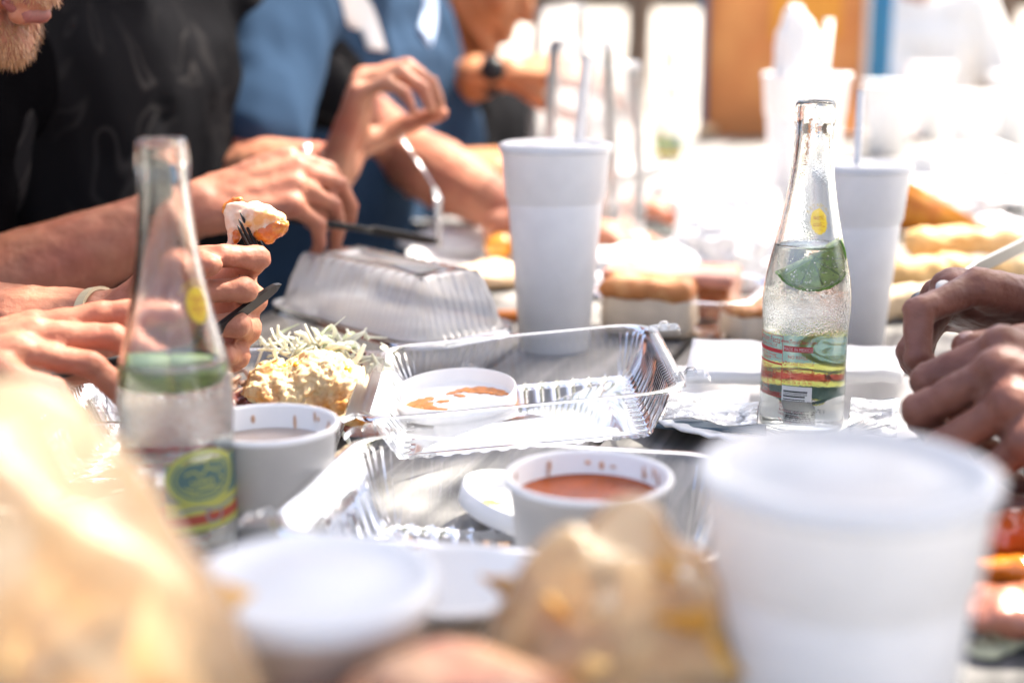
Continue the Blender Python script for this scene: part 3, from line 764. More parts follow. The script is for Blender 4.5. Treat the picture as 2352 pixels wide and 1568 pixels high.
def bottle(label, loc, yaw, level):
    o = thing('glass_bottle', label, 'bottle', loc, yaw, 'clear glass bottles of mineral water')
    outer = smooth_prof(dense(BP, .0022), 3); inner = smooth_prof(dense(BI, .0022), 2)
    link('glass', lathe(outer + inner, 96), glass_m, o)
    wp = [(0, .0068)] + [(r + .0002, z - .0002 if z < .012 else z) for r, z in reversed(inner) if .0056 < z < level and r > .003]
    rt = rad_at(BI, level)
    wp += [(rt + .0002, level + .0009), (rt - .0006, level + .0002), (rt - .003, level - .0004), (rt * .5, level - .0005), (0, level - .0005)]
    w = link('water', lathe(wp, 96), water_m, o)
    # side facing the reader: nutrition panel, text column, barcode
    th = lambda deg: R(deg)
    red, blk, wht = [], [], []
    pc = -R(60)
    for y0, y1 in ((.0763, .0767), (.0232, .0236)): red.append(wrapb(rect(-.0165, .0165, y0, y1), pc))
    for x in (-.0165, .0161): red.append(wrapb(rect(x, x + .0004, .0233, .0766, 1), pc))
    red.append(wrapb(move(text_mesh('Nutrition Facts', .0064, sx=.72), 0, .0712), pc)); red.append(wrapb(move(text_mesh('Serving Size 12 FL OZ', .0030, sx=.85), 0, .0682), pc))
    for y0, y1 in ((.0640, .0668), (.0555, .0568), (.0286, .0316)): red.append(wrapb(rect(-.016, .016, y0, y1), pc))
    for s, y in (('Amount Per Serving', .0612), ('Calories 0', .0582), ('% Daily Value*', .0526), ('Total Fat 0g          0%', .0490), ('Sodium 15mg      1%', .0455), ('Total Carb. 0g     0%', .0420), ('Sugars 0g', .0387), ('Protein 0g', .0350), ('Percent Daily Values are based', .0268), ('on a 2,000 calorie diet.', .0248)):
        red.append(wrapb(move(text_mesh(s, .0034 if y > .03 else .0024, sx=.78), 0, y), pc))
    for y in (.0600, .0515, .0480, .0445, .0410, .0340): red.append(wrapb(rect(-.016, .016, y, y + .00022), pc))
    for s, y in (('INGREDIENTS:', .0205), ('Carbonated Mineral Water', .0175), ('Bottled only at source', .0148), ('SERVE COLD', .0095)): red.append(wrapb(move(text_mesh(s, .0031, sx=.8), 0, y), pc))
    cc = -R(8)
    red.append(wrapb(move(text_mesh('www.TopoChico.com', .0041, sx=.72), 0, .0722), cc))
    bar = wrapb(rect(-.0105, .0105, .0662, .0702), cc, .0001); wht.append(wrapb(move(text_mesh('MADE IN MEXICO', .0036, sx=.74), 0, .0669), cc, .0003)); red.append(bar)
    red.append(wrapb(move(text_mesh('NO REFILL', .0036, sx=.85), 0, .0612), cc)); red.append(wrapb(move(text_mesh('PLEASE RECYCLE', .0032, sx=.78), .0022, .0565), cc))
    for k in range(3): red.append(wrapb(ring_flat(-.0092, .0576, .0016, .0016, .0006, 8, k * 120 + 10, k * 120 + 95), cc))
    red.append(wrapb(move(text_mesh('CA REDEMPTION VALUE', .0034, sx=.66), 0, .0505), cc))
    for y in (.0493, .0537): red.append(wrapb(rect(-.0108, .0108, y, y + .0003), cc))
    for x in (-.0108, .0105): red.append(wrapb(rect(x, x + .0003, .0493, .054, 1), cc))
    red.append(wrapb(move(text_mesh('5c REFUND: NY. CT. VT.', .0032, sx=.68), 0, .0460), cc)); red.append(wrapb(move(text_mesh('MA. DE. OR. IA. (10c MI).', .0032, sx=.66), 0, .0428), cc))
    link('back_lettering', join(red), ink_red, o, smooth=False)
    link('bar_lettering', join(wht), M('cream_print', (.7, .6, .55), .5), o, smooth=False)
    bc = link('barcode_label', wrapb(rect(-.0108, .0110, .0085, .0412), cc), ink_white, o, smooth=False)
    rb_ = random.Random(12); y = .0105; blk = []
    while y < .0375:
        h = rb_.choice((.00035, .00035, .0007, .0011)); blk.append(wrapb(rect(-.0095, .0062 if .014 < y < .034 else .0078, y, y + h, 8), cc, .0003)); y += h + rb_.choice((.0006, .0009, .0013))
    tm = text_mesh('2 11360 10374', .0036, 'LEFT', .95); tm.transform(Matrix.Rotation(R(90), 4, 'Z')); blk.append(wrapb(move(tm, .0102, .0100), cc, .0003))
    link('barcode', join(blk), ink_blk, bc, smooth=False)
    # the coloured front label on the far side, seen reversed through the water
    fc = R(180)
    fl = link('front_label', wrapb(join([rect(-.040, .046, .0480, .0690, 30), rect(-.040, .046, .0248, .0305, 30)]), fc), ink_teal, o, smooth=False)
    link('label_stripe', wrapb(join([rect(-.040, .046, .0690, .0698, 30), rect(-.040, .046, .0400, .0480, 30), rect(-.040, .046, .0305, .0345, 30), rect(-.040, .046, .0238, .0248, 30)]), fc), ink_yel, fl, smooth=False)
    link('red_stripe', wrapb(rect(-.040, .046, .0345, .0400, 30), fc), ink_red2, fl, smooth=False)
    k = .00015
    em = [ring_flat(-.006, .0605, .0200, .0145, .0018), ring_flat(-.006, .0605, .0165, .0112, .0010)]
    em += [stroke([(-.018, .056), (-.012, .0535), (-.004, .0545), (.005, .0535)], .0011), stroke([(-.016, .0525), (-.008, .0515), (.002, .0525)], .0008), stroke([(-.017, .063), (-.012, .0645), (-.008, .062), (-.004, .0655), (.002, .063), (.006, .0648)], .0013),
           stroke([(-.010, .0605), (-.0105, .0565), (-.006, .0555), (-.001, .0562), (-.002, .0600)], .0012), stroke([(-.009, .0588), (-.003, .0586)], .0020), stroke([(-.014, .0595), (-.0125, .0570), (-.015, .0555)], .0010), stroke([(-.004, .0655), (-.005, .0685), (-.002, .0690)], .0010), stroke([(.001, .0660), (.002, .0690), (.005, .0680)], .0010), stroke([(.003, .0605), (.006, .0580), (.004, .0560)], .0012)]
    link('emblem', both(move(join(em), -.013, 0), fc), M('lime_yellow_print', (.66, .70, .24), .5, transl=.5), fl, smooth=False)
    link('emblem_rim', both(ring_flat(-.019, .0605, .0215, .0158, .0016), fc, .00004), ink_yel, fl, smooth=False)
    link('word', both(move(text_mesh('Topo Chico', .0105, sx=.85), .002, .0345), fc), ink_red2, fl, smooth=False)
    link('word_scribble', both(join([stroke([(-.034, .0425), (-.024, .0440), (-.012, .0418), (.002, .0436), (.014, .0420), (.026, .0440)], .0016), ring_flat(-.014, .0385, .0055, .0045, .0013), ring_flat(.016, .0385, .0055, .0045, .0013)]), fc, .00003), ink_grey, fl, smooth=False)  # grey printed scribble and rings around the word
    link('volume_mark', wrapb(move(text_mesh('355 ml', .0062, sx=.95), -.014, .0145), fc), ink_grey, o, smooth=False)
    # neck roundel, also on the far side
    ro = link('neck_roundel', wrapb(disc_flat(0, .1530, .0072, .0098), R(161)), ink_gold, o, smooth=False)
    link('roundel_word', both(join([move(text_mesh('Topo', .0052, sx=.8), 0, .1545), move(text_mesh('Chico', .0052, sx=.8), 0, .1492), move(text_mesh('M.T.', .0020), 0, .1460)]), R(161)), ink_red, ro, smooth=False)
    arc = []
    for i, ch in enumerate('IMPORTED'):
        a = R(52 - i * 104 / 7); c = text_mesh(ch, .0034, sx=.9); c.transform(Matrix.Rotation(a, 4, 'Z')); arc.append(wrapb(move(c, -.0098 * math.sin(a), .1523 + .0118 * math.cos(a)), R(161)))
    link('roundel_lettering', join(arc), ink_gold, ro, smooth=False)
    return o, w
BX = T(1838, 1003)
yaw_b = math.atan2(BX.x, BX.y)
bot1, wat1 = bottle('clear glass bottle with red back print and barcode, lime inside, by brown hands', (BX.x, BX.y, TZ + .0045), -yaw_b, .1385)
LXp = T(424, 1300)
bot2, wat2 = bottle('clear glass bottle in front of the fork hand, low water with green lime', (LXp.x, LXp.y, TZ), -R(105.5), .119)
FB = T(1530, 395)
# bubbles: clinging to the lime and to the glass wall
def bubbles(parent, pts, mat):
    vs, fs = [], []
    for c, r in pts: ell_geo(vs, fs, c, (r, r, r), None, 8, 5)
    b = link('bubbles', mesh_from(vs, fs), mat, parent); b['kind'] = 'stuff'; return b
air = glass('air_bubble', (1, 1, 1), 1 / 1.333)
rnd = random.Random(8); bl = []
for k in range(150):
    a = rnd.uniform(-1.6, 1.6); z = rnd.uniform(.100, .134); r = rad_at(BI, z) - .0012
    bl.append(((r * math.sin(a), -r * math.cos(a), z), rnd.choice((.0003, .0004, .0006, .0008))))
for k in range(90):
    x = rnd.uniform(-.022, .022); bl.append(((x, rnd.uniform(-.013, -.009), .1175 + x * .62 + rnd.uniform(-.005, .006)), rnd.uniform(.0003, .0009)))
bubbles(wat1, bl, air)
peel = M('lime_peel', (.22, .46, .07), .4, var=.2, vscale=120, bump=.3, bscale=500)
flesh = M('lime_flesh', (.62, .80, .30), .35, var=.25, vscale=200, sss=.3, sssr=(.004, .005, .002), bump=.5, bscale=300)
pith = M('lime_pith', (.62, .74, .42), .5)
def lime(label, loc, rot, rr_=.024, th=.011):
    o = thing('lime_wedge', label, 'lime', loc); o.rotation_euler = rot
    n = 22
    def half(r0, r1, t, z0=0.0):
        vs, fs = [], []
        for i in range(n + 1):
            a = math.pi + math.pi * i / n
            for r, y in ((r0, -t / 2), (r1, -t / 2), (r1, t / 2), (r0, t / 2)): vs.append((r * math.cos(a), y, r * math.sin(a)))
        for i in range(n):
            for k in range(4): fs.append((4 * i + k, 4 * i + (k + 1) % 4, 4 * i + 4 + (k + 1) % 4, 4 * i + 4 + k))
        fs.append((3, 2, 1, 0)); fs.append((4 * n, 4 * n + 1, 4 * n + 2, 4 * n + 3)); return mesh_from(vs, fs)
    link('peel', half(rr_ - .0016, rr_, th), peel, o); link('pith', half(rr_ - .0030, rr_ - .0016, th * 1.0 - .0002), pith, o)
    segs = 5
    for s in range(segs):
        a0 = math.pi + math.pi * (s + .04) / segs; a1 = math.pi + math.pi * (s + .96) / segs; vs, fs = [], []
        for i in range(7):
            a = a0 + (a1 - a0) * i / 6
            for y in (-th / 2 - .0006, th / 2 + .0006): vs.append(((rr_ - .0031) * math.cos(a), y, (rr_ - .0031) * math.sin(a)))
        am = (a0 + a1) / 2
        for y in (-th / 2 - .0006, th / 2 + .0006): vs.append((.0015 * math.cos(am), y, .0015 * math.sin(am)))
        for i in range(6): fs += [(2 * i, 2 * i + 2, 2 * i + 3, 2 * i + 1), (14, 2 * i + 2, 2 * i), (15, 2 * i + 1, 2 * i + 3)]
        fs += [(14, 0, 1, 15), (14, 15, 13, 12)]
        link('segment', mesh_from(vs, fs), flesh, o, smooth=False)
    link('core', half(0.0005, rr_ - .003, th - .001), pith, o)
    return o
def in_b(bo, p): return tuple(Matrix.Translation(bo.location) @ bo.rotation_euler.to_matrix().to_4x4() @ Vector(p))
lime('green lime wedge floating in the water of the bottle with the barcode', in_b(bot1, (.002, -.003, .1305)), (R(8), -R(36), -yaw_b))
lime('green lime wedge floating in the low water of the blurred bottle', in_b(bot2, (0, -.002, .118)), (R(50), R(6), R(20)), .0235)

# ------------------------------------------------------------------ foam cups, straws, paper bowls
foam = M('foam_white', (.80, .80, .80), .55, var=.03, vscale=60, bump=.3, bscale=420, sss=.06, sssr=(.02, .02, .02))
paper = M('paper_white', (.80, .79, .77), .6, var=.03, vscale=30)
clear_lid = film('milky_clear_lid', (.93, .95, .97), .55, .30, 1.4, gain=.6)
def foam_cup(label, px, py, d=None, rim_z=.17, rim_r=.05, base_r=.033, lid=True, loc=None, band_z=.74):
    if loc is None:
        c = P(px, py, d); loc = (c.x, c.y, TZ); rim_z = c.z - TZ
    o = thing('foam_cup', label, 'cup', loc, random.random() * 6, 'white foam drink cups')
    H = rim_z; b = H * band_z; rb = base_r + (rim_r * .965 - base_r) * band_z
    pr = [(0, .004), (base_r - .004, .004), (base_r - .003, 0), (base_r, .001), (rb - .0014, b - .004), (rb - .0008, b), (rb + .0008, b + .0018), (rim_r * .965, H - .009), (rim_r - .0005, H - .006), (rim_r, H - .003), (rim_r - .001, H), (rim_r - .004, H), (rim_r - .0045, H - .005), (base_r - .002, .008), (0, .008)]
    link('cup', lathe(pr, 72), foam, o)
    if lid:
        lp = [(rim_r + .0008, H - .005), (rim_r + .0012, H + .0005), (rim_r - .002, H + .0018), (rim_r - .006, H + .0012), (rim_r - .009, H - .002), (rim_r * .55, H - .0015), (rim_r * .5, H - .0005), (0, H - .0005)]
        link('lid', lathe(lp, 72), clear_lid, o)
    return o
cupA = foam_cup('tall white foam cup with a clear straw behind the ribbed clear box', 1276, 332, 1.285, rim_r=.0505, base_r=.032)
cupB = foam_cup('white foam cup with a straw standing right behind the lime bottle', 1978, 378, 1.30, rim_r=.0455, base_r=.029, band_z=.70)
cupC = foam_cup('large white foam cup with a clear lid nearest the wrapped rolls', 1948, 1078, .50, rim_r=.0515, base_r=.037, lid=True)
cupD = foam_cup('big white foam cup holding napkins and straws near the orange box', 1853, 168, 1.98, rim_r=.062, base_r=.042, lid=False)
foam_cup('small white foam cup in full sun beside the white shirted person', 2045, 190, 3.1, rim_r=.062, base_r=.042)
straw_m = film('clear_straw', (.94, .94, .95), .45, .15, 1.4, gain=.6)
white_straw = M('white_straw', (.75, .75, .75), .4, transl=.3)
def straw(label, p0, p1, m, r=.0035):
    o = link('straw', shift(tube_mesh([p0, p1], r, 14), p0), m, None, p0); return tag(o, label, 'straw', 'drinking straws')
cA = Vector(cupA.location)
straw('clear straw leaning out of the tall cup behind the ribbed box', cA + V(.010, .0, .05), P(1350, 132, 1.31), straw_m, .0046)
cB = Vector(cupB.location)
straw('white straw leaning out of the cup behind the lime bottle', cB + V(-.004, 0, .05), P(1977, 208, 1.31), white_straw)
cD = Vector(cupD.location)
straw('white straw, the taller of two in the big cup with napkins', cD + V(.015, 0, .06), P(1905, 45, 1.99), white_straw, .006)
straw('short thick white straw in the big cup with napkins', cD + V(.005, -.01, .06), P(1872, 70, 1.96), white_straw, .007)
def crumple(name, label, cat, c, size, mat, amp=.5, seed=0.0, scale=18, group=None, base=True, sub=5, ridged=True):
    bm = bmesh.new(); bmesh.ops.create_icosphere(bm, subdivisions=sub, radius=1.0)
    for v in bm.verts:
        n0 = v.co.copy(); f = noise.fractal(n0 * 1.6 + Vector((seed, 0, seed)), .8, 2.1, 4)
        q = noise.turbulence(n0 * 2.2 + Vector((0, seed, 0)), 4, True)
        v.co = Vector((n0.x * size[0], n0.y * size[1], n0.z * size[2])) * (1 + amp * (f * .7 - q * .35 if ridged else f))
        if base and v.co.z < -size[2] * .55: v.co.z = -size[2] * .55 + .002 * f
    zmin = min(v.co.z for v in bm.verts)
    for v in bm.verts: v.co.z -= zmin
    o = link(name, bm_mesh(bm), mat, None, c, smooth=True)
    return tag(o, label, cat, group)
napkin = M('napkin_white', (.80, .80, .80), .85, transl=.25)
crumple('napkin', 'folded white napkins stuffed into the big foam cup near the orange box', 'napkin', cD + V(-.018, -.005, .165), (.030, .026, .075), napkin, .25, 2.2, base=False)

def paper_bowl(label, c, rim_r=.0445, h=.058, base_r=.036, fill=None, tilt=(0, 0, 0), fz=.55, specks=0):
    o = thing('paper_bowl', label, 'bowl', c, 0, 'white paper bowls'); o.rotation_euler = tilt
    pr = [(0, .003), (base_r - .003, .003), (base_r - .002, 0), (base_r, .0), (rim_r - .0025, h - .004), (rim_r - .0006, h - .0040), (rim_r, h - .002), (rim_r - .0006, h - .0002), (rim_r - .0024, h), (rim_r - .0036, h - .0022), (base_r - .001, .004), (0, .0045)]
    link('bowl', lathe(pr, 80), paper, o)
    if fill:
        z = h * fz; r = base_r + (rim_r - .0035 - base_r) * fz - .0004
        link('sauce', lathe([(0, z), (r * .5, z), (r * .93, z), (r, z + .0010)], 64), fill, o)
    rs = random.Random(specks + 1)
    for k in range(specks):
        a = rs.uniform(.3, 2.9); q = rs.uniform(max(fz, .4) + .06, .93); rr2 = base_r + (rim_r - .0035 - base_r) * q - .0008
        vs, fs = [], []; ell_geo(vs, fs, (rr2 * math.cos(a), rr2 * math.sin(a), h * q), (rs.uniform(.0006, .0022), .0005, rs.uniform(.0008, .0045)), Matrix.Rotation(a - math.pi / 2, 3, 'Z'), 10, 7)
        link('sauce_streak', mesh_from(vs, fs), sauce_thin, o)
    return o
sauce_red = M('red_sauce', (.30, .060, .008), .25, var=.25, vscale=60, spec=.35)
sauce_thin = M('thin_orange_sauce', (.62, .38, .24), .3, var=.3, vscale=120)
sauce_brown = M('greyish_broth', (.40, .33, .29), .2, var=.1, vscale=30)
c = P(1353, 1088, .755); paper_bowl('white paper bowl of red sauce in front of the ribbed boxes', (c.x, c.y, TZ + .003), .0450, c.z - TZ - .003, .037, sauce_red, fz=.78, specks=11)
c = P(613, 968, .825); paper_bowl('white paper bowl with pale broth beside the mashed potatoes', (c.x, c.y, TZ), .0420, c.z - TZ, .035, sauce_brown, fz=.79, specks=7)
c = P(1040, 1322, .615); paper_bowl('empty white paper bowl between the wrapped rolls and the lidded bowl', (c.x, c.y, TZ), .0400, c.z - TZ, .031)
c = P(718, 1335, .525); lb = paper_bowl('white paper bowl with a domed milky lid nearest the sliced meat', (c.x, c.y, TZ), .0450, c.z - TZ, .038)
hh = c.z - TZ
link('dome_lid', lathe([(.0462, hh - .006), (.0466, hh + .001), (.0445, hh + .003), (.041, hh + .002), (.036, hh - .001), (.020, hh + .003), (0, hh + .0045)], 64), M('milky_lid', (.74, .76, .78), .35, transl=.3), lb)

# paper lids with sauce smears
def paper_cover(label, c, rot, smear, r=.0455, h=.0125):
    o = thing('paper_disc', label, 'paper lid', c, 0, 'white paper bowl lids'); o.rotation_euler = rot
    pr = [(0, .0012), (r - .0022, .0012), (r - .0016, .003), (r - .0010, h - .0006), (r - .0004, h), (r + .0004, h - .0004), (r + .0004, .001), (r - .001, 0), (0, 0)]
    link('lid', lathe(pr, 90), paper, o)
    for mat_, strokes in smear:
        for pts, w in strokes:
            pp = smooth_path([Vector((x, y, .0016)) for x, y in pts], 6); n = len(pp)
            wd = [w * 1.15 * (.25 + .75 * math.sin(math.pi * (i + .5) / n)) * (1 + .7 * noise.noise(pp[i] * 500)) for i in range(n)]
            link('sauce_smear', tube_mesh(pp, wd, 10, .09, V(0, 0, 1)), mat_, o)
    return o
smear_or = M('orange_smear', (.58, .19, .02), .3, var=.35, vscale=150)
c = T(1046, 935, .020)
paper_cover('white paper lid smeared with orange sauce lying in the open clear box', (c.x, c.y, TZ + .0225), (R(5), -R(4.0), R(4)),
    [(smear_or, [([(-.036, -.002), (-.028, .006), (-.016, .014)], .0048), ([(-.030, -.006), (-.022, .002), (-.018, -.010), (-.006, -.014)], .0046), ([(-.034, -.012), (-.024, -.006)], .0035), ([(-.014, .004), (-.004, .004)], .0028),
                 ([(-.006, .018), (.006, .024), (.020, .024), (.032, .016), (.040, .006)], .0042), ([(.010, .020), (.026, .016), (.036, .006)], .0040), ([(.0, .016), (.008, .010)], .0028)])])
c = T(1222, 1172, .012)
paper_cover('white paper lid with yellow sauce tucked under the red sauce bowl', (c.x, c.y + .004, TZ + .007), (R(6), R(12), R(30)),
    [(M('mustard_smear', (.72, .50, .02), .3), [([(-.036, .004), (-.028, -.006), (-.018, -.014)], .0045), ([(-.030, .010), (-.022, .016), (-.012, .014)], .004)])])

# ------------------------------------------------------------------ clear hinged boxes
pet = film('clear_plastic', (.97, .98, .985), .05, .10, 1.5, gain=.55)
pet_milky = film('milky_clear_plastic', (.96, .97, .98), .42, .08, 1.5, gain=.95, hcol=(.97, .97, .98))
def rrect(hx, hy, r, step):
    pts = []
    for cx, cy, a0 in ((hx - r, hy - r, 0), (-hx + r, hy - r, 90), (-hx + r, -hy + r, 180), (hx - r, -hy + r, 270)):
        for k in range(9): a = R(a0 + 90 * k / 8); pts.append((cx + r * math.cos(a), cy + r * math.sin(a), math.cos(a), math.sin(a)))
    out = []; s = 0.0
    for i in range(len(pts)):
        p, q = pts[i], pts[(i + 1) % len(pts)]; L = math.hypot(q[0] - p[0], q[1] - p[1]); n = max(1, round(L / step))
        for k in range(n):
            t = k / n; out.append((p[0] + (q[0] - p[0]) * t, p[1] + (q[1] - p[1]) * t, p[2] + (q[2] - p[2]) * t, p[3] + (q[3] - p[3]) * t, s + L * t))
        s += L
    return out, s
def tray_mesh(w, d, h, taper=.014, rib=.0021, pitch=.0062, flange=.007, step=.0016, flat_bottom=True):
    vs, fs = [], []
    pts, S = rrect(w / 2, d / 2, .026, step); npit = round(S / pitch); n = len(pts)
    loops = [(-taper * 1.6 - .006, .0, 0), (-taper * 1.25, .0, 1.6), (-taper * 1.12, .0022, 1.7), (-taper * 1.0, .006, 1), (-taper * .5, h * .5, 1), (-taper * .12, h - .005, 1), (0, h - .0035, 0), (.001, h, 0), (flange, h, 0), (flange + .001, h - .003, 0)]
    for off, z, rb_ in loops:
        for x, y, nx, ny, s in pts:
            w_ = math.sin(2 * math.pi * s / S * npit); w_ = max(-1, min(1, 2.2 * w_)) * .5 + .5
            if rb_ > 1.05: w_ = max(-1, min(1, 2.0 * math.sin(2 * math.pi * s / S * (npit // 2)))) * .5 + .5
            o_ = off - rib * rb_ * w_; vs.append((x + nx * o_, y + ny * o_, z))
    for i in range(len(loops) - 1):
        for k in range(n): k2 = (k + 1) % n; fs.append((i * n + k, i * n + k2, (i + 1) * n + k2, (i + 1) * n + k))
    # floor with a raised panel
    last = list(range(n))
    for sc_, z in ((.86, 0.0), (.84, .0018), (0.02, .0018)):
        b = len(vs)
        for k in range(n): x, y = vs[k][0], vs[k][1]; vs.append((x * sc_, y * sc_, z))
        for k in range(n): k2 = (k + 1) % n; fs.append((last[k2], last[k], b + k, b + k2))
        last = [b + k for k in range(n)]
    fs.append(tuple(reversed(last)))
    return mesh_from(vs, fs)
def tab(parent, x, y, z, sx, sy, mat):
    "locking tab: rounded plate with a raised button"
    vs, fs = [], []
    pts, S = rrect(sx / 2, sy / 2, .006, .003); n = len(pts)
    for zz, sc_ in ((-.004, 1.0), (0, 1.0), (.0006, .94)):
        for p in pts: vs.append((x + p[0] * sc_, y + p[1] * sc_, z + zz))
    for i in range(2):
        for k in range(n): k2 = (k + 1) % n; fs.append((i * n + k, i * n + k2, (i + 1) * n + k2, (i + 1) * n + k))
    fs.append(tuple(2 * n + k for k in range(n)))
    t = link('latch_tab', mesh_from(vs, fs), mat, parent, smooth=False)
    link('button', shift(lathe([(.0045, 0), (.0045, .003), (.0028, .0050), (0, .0054)], 20), (0, 0, 0)), mat, t, (x, y, z + .0005))
    return t
# open box with the potatoes: filled tray on the left, its lid folded flat to the right, resting high on the plate
Hf = T(800, 962, .05); Hb = T(884, 797, .05)
hc = (Hf + Hb) / 2; BW = .205
A = thing('clear_hinged_box', 'open clear hinged box, mashed potatoes in its tray and a paper lid in its cover', 'food box', (hc.x, hc.y, TZ), R(1))
tA = link('tray', tray_mesh(BW, .200, .048), pet, A, (-BW / 2 - .0075, 0, .001))
TAc = V(hc.x - BW / 2 - .0075, hc.y, TZ + .001)
lA = link('cover', tray_mesh(BW, .200, .036), pet, A, (.0075, 0, .050 - .036)); lA.rotation_euler = (0, -R(5.2), 0)
lA.data.transform(Matrix.Translation((BW / 2, 0, 0)))
tab(lA, BW + .012, .078, .036, .024, .026, pet); tab(lA, BW + .012, -.070, .036, .024, .026, pet)
link('hinge', box_mesh((0, 0, .0495), (.016, .186, .0012), bevel=.0004), pet, A, smooth=False)
for k, y0 in enumerate((.028, -.036)):
    link('divider', box_mesh((-BW / 2 - .0075, y0, .020), (BW - .035, .004, .034), bevel=.0015), pet, A, smooth=False)
# second open box, nearer
Bl = T(845, 1003, .05); Br = T(1640, 1052, .05)
yawB = math.atan2(Br.y - Bl.y, Br.x - Bl.x); BWb = .222; BDb = .165
cB_ = Bl + (Br - Bl).normalized() * (BWb / 2) - Vector((-(Br - Bl).normalized().y, (Br - Bl).normalized().x, 0)) * (BDb / 2)
B = thing('clear_hinged_box', 'open clear ribbed box with latch tabs holding the red sauce bowl', 'food box', (cB_.x, cB_.y, TZ), yawB)
tB = link('tray', tray_mesh(BWb, BDb, .050), pet, B, (0, 0, .001))
tab(tB, -BWb / 2 - .001, BDb / 2 + .006, .050, .028, .024, pet); tab(tB, -BWb / 2 - .006, -BDb / 2 + .012, .050, .026, .024, pet)
# closed box farther left
Cf = T(972, 664, .084); Cl = T(664, 592, .084)
yawC = math.atan2(Cf.y - Cl.y, Cf.x - Cl.x); LC = (Cf - Cl).length + .022; WC = .108
dC = (Cf - Cl).normalized(); nC = Vector((-dC.y, dC.x, 0))
cC = (Cf + Cl) / 2 + nC * (WC / 2 - .010) - dC * .008
Cb = thing('clear_hinged_box', 'closed clear ribbed box with a pale loaf inside', 'food box', (cC.x, cC.y, TZ), yawC)
link('tray', tray_mesh(LC, WC, .036, rib=.0022, pitch=.0075), pet_milky, Cb, (0, 0, .001))
cv = link('cover', tray_mesh(LC, WC, .050, taper=.018, rib=.0030, pitch=.0075), pet_milky, Cb, (0, 0, .0885)); cv.rotation_euler = (math.pi, 0, 0)
bun_pale = M('pale_bread', (.74, .67, .56), .75, var=.12, vscale=40, bump=.3, bscale=120)
bmz = fuse([('c', (-LC * .30, w_, .018), (LC * .30, w_, .018), .022, .022) for w_ in (-.014, 0, .014)], .004, 8); displace(bmz, .004, 26, 4, 3.1)
tag(link('bread_loaf', bmz, bun_pale, None, V(cC.x, cC.y, TZ + .004), (0, 0, yawC)), 'pale soft bread loaf seen through the closed ribbed clear box', 'bread')

# ------------------------------------------------------------------ food in the open box
potato = M('mashed_potato', (.60, .44, .24), .5, col2=(.56, .22, .03), mixscale=34, mixlo=.48, mixhi=.64, bump=.5, bscale=160, sss=.3, sssr=(.006, .004, .002))
cheese = M('orange_cheese', (.66, .30, .015), .35, var=.15, vscale=60, sss=.3, sssr=(.005, .003, .001))
cab = M('pale_cabbage', (.80, .80, .68), .4, var=.12, vscale=60, transl=.35)
cab2 = M('green_cabbage', (.66, .72, .48), .4, transl=.3)
gravy = M('red_brown_beans', (.23, .060, .030), .25, var=.25, vscale=90, coat=.3)
rnd = random.Random(31)
pc_ = T(715, 868, .045)
sh = [('e', (0, 0, .006), (.054, .030, .018))]
for k in range(13):
    a = rnd.uniform(0, 6.28); q = rnd.random() ** .6
    x, y = .044 * q * math.cos(a), .020 * q * math.sin(a); r = rnd.uniform(.013, .022)
    sh.append(('e', (x, y, .014 + .020 * (1 - q * q) + rnd.uniform(-.003, .003)), (r * 1.1, r * .9, r * .75)))
pm = fuse(sh, .0015, 10); displace(pm, .0050, 48, 3, 2.0); displace(pm, .0022, 150, 5, 5.0); displace(pm, .0012, 330, 3, 7.0, ridged=True)
po = link('mashed_potatoes', pm, potato, None, (pc_.x, pc_.y, TZ + .016)); tag(po, 'mound of golden mashed potatoes in the open clear box', 'mashed potatoes')
vs, fs = [], []
for k in range(26):
    x, y = rnd.gauss(0, .02), rnd.gauss(.002, .012); z = .036 + rnd.uniform(-.004, .010) - abs(x) * .25
    ell_geo(vs, fs, (x, y, z), (rnd.uniform(.003, .007), rnd.uniform(.002, .004), rnd.uniform(.0015, .003)), Matrix.Rotation(rnd.uniform(0, 3), 3, 'Z') @ Matrix.Rotation(rnd.uniform(-.5, .5), 3, 'X'), 8, 6)
ch = link('melted_cheese', mesh_from(vs, fs), cheese, po); ch['kind'] = 'stuff'
def shreds(label, c, n, spread, mats, seed, zr=.02, lmin=.016, lmax=.038):
    o = thing('shredded_cabbage', label, 'cabbage', c); rq = random.Random(seed)
    for k in range(n):
        p = V(rq.gauss(0, spread[0]), rq.gauss(0, spread[1]), rq.uniform(0, zr)); L = rq.uniform(lmin, lmax)
        d = V(rq.gauss(0, 1), rq.gauss(0, 1), rq.uniform(-.45, .35)).normalized(); s = (Matrix.Rotation(rq.uniform(0, 6), 3, d) @ d.orthogonal()).normalized(); bend = rq.uniform(-1.3, 1.3)
        s2 = d.cross(s); ph = rq.uniform(0, 6); pts = [p + d * L * t + s * bend * L * t * t + s2 * L * .16 * math.sin(5 * t + ph) for t in (0, .2, .4, .6, .8, 1)]
        w = rq.uniform(.0012, .0026)
        link('shred', tube_mesh(pts, [w * .6, w, w * 1.2, w * 1.1, w, w * .6], 6, .32, s), rq.choice(mats), o)
    return o
sc_ = T(775, 800, .055)
shreds('heap of pale shredded cabbage behind the mashed potatoes', (sc_.x - .012, sc_.y - .018, TZ + .050), 130, (.019, .009), [cab] * 9 + [cab2], 4, .016, .010, .022)
shreds('few cabbage shreds lying in the bean compartment of the open box', tuple(V(*T(690, 940, .03).xy, TZ + .016)), 9, (.018, .004), [cab, cab2], 9, .004, .01, .02)
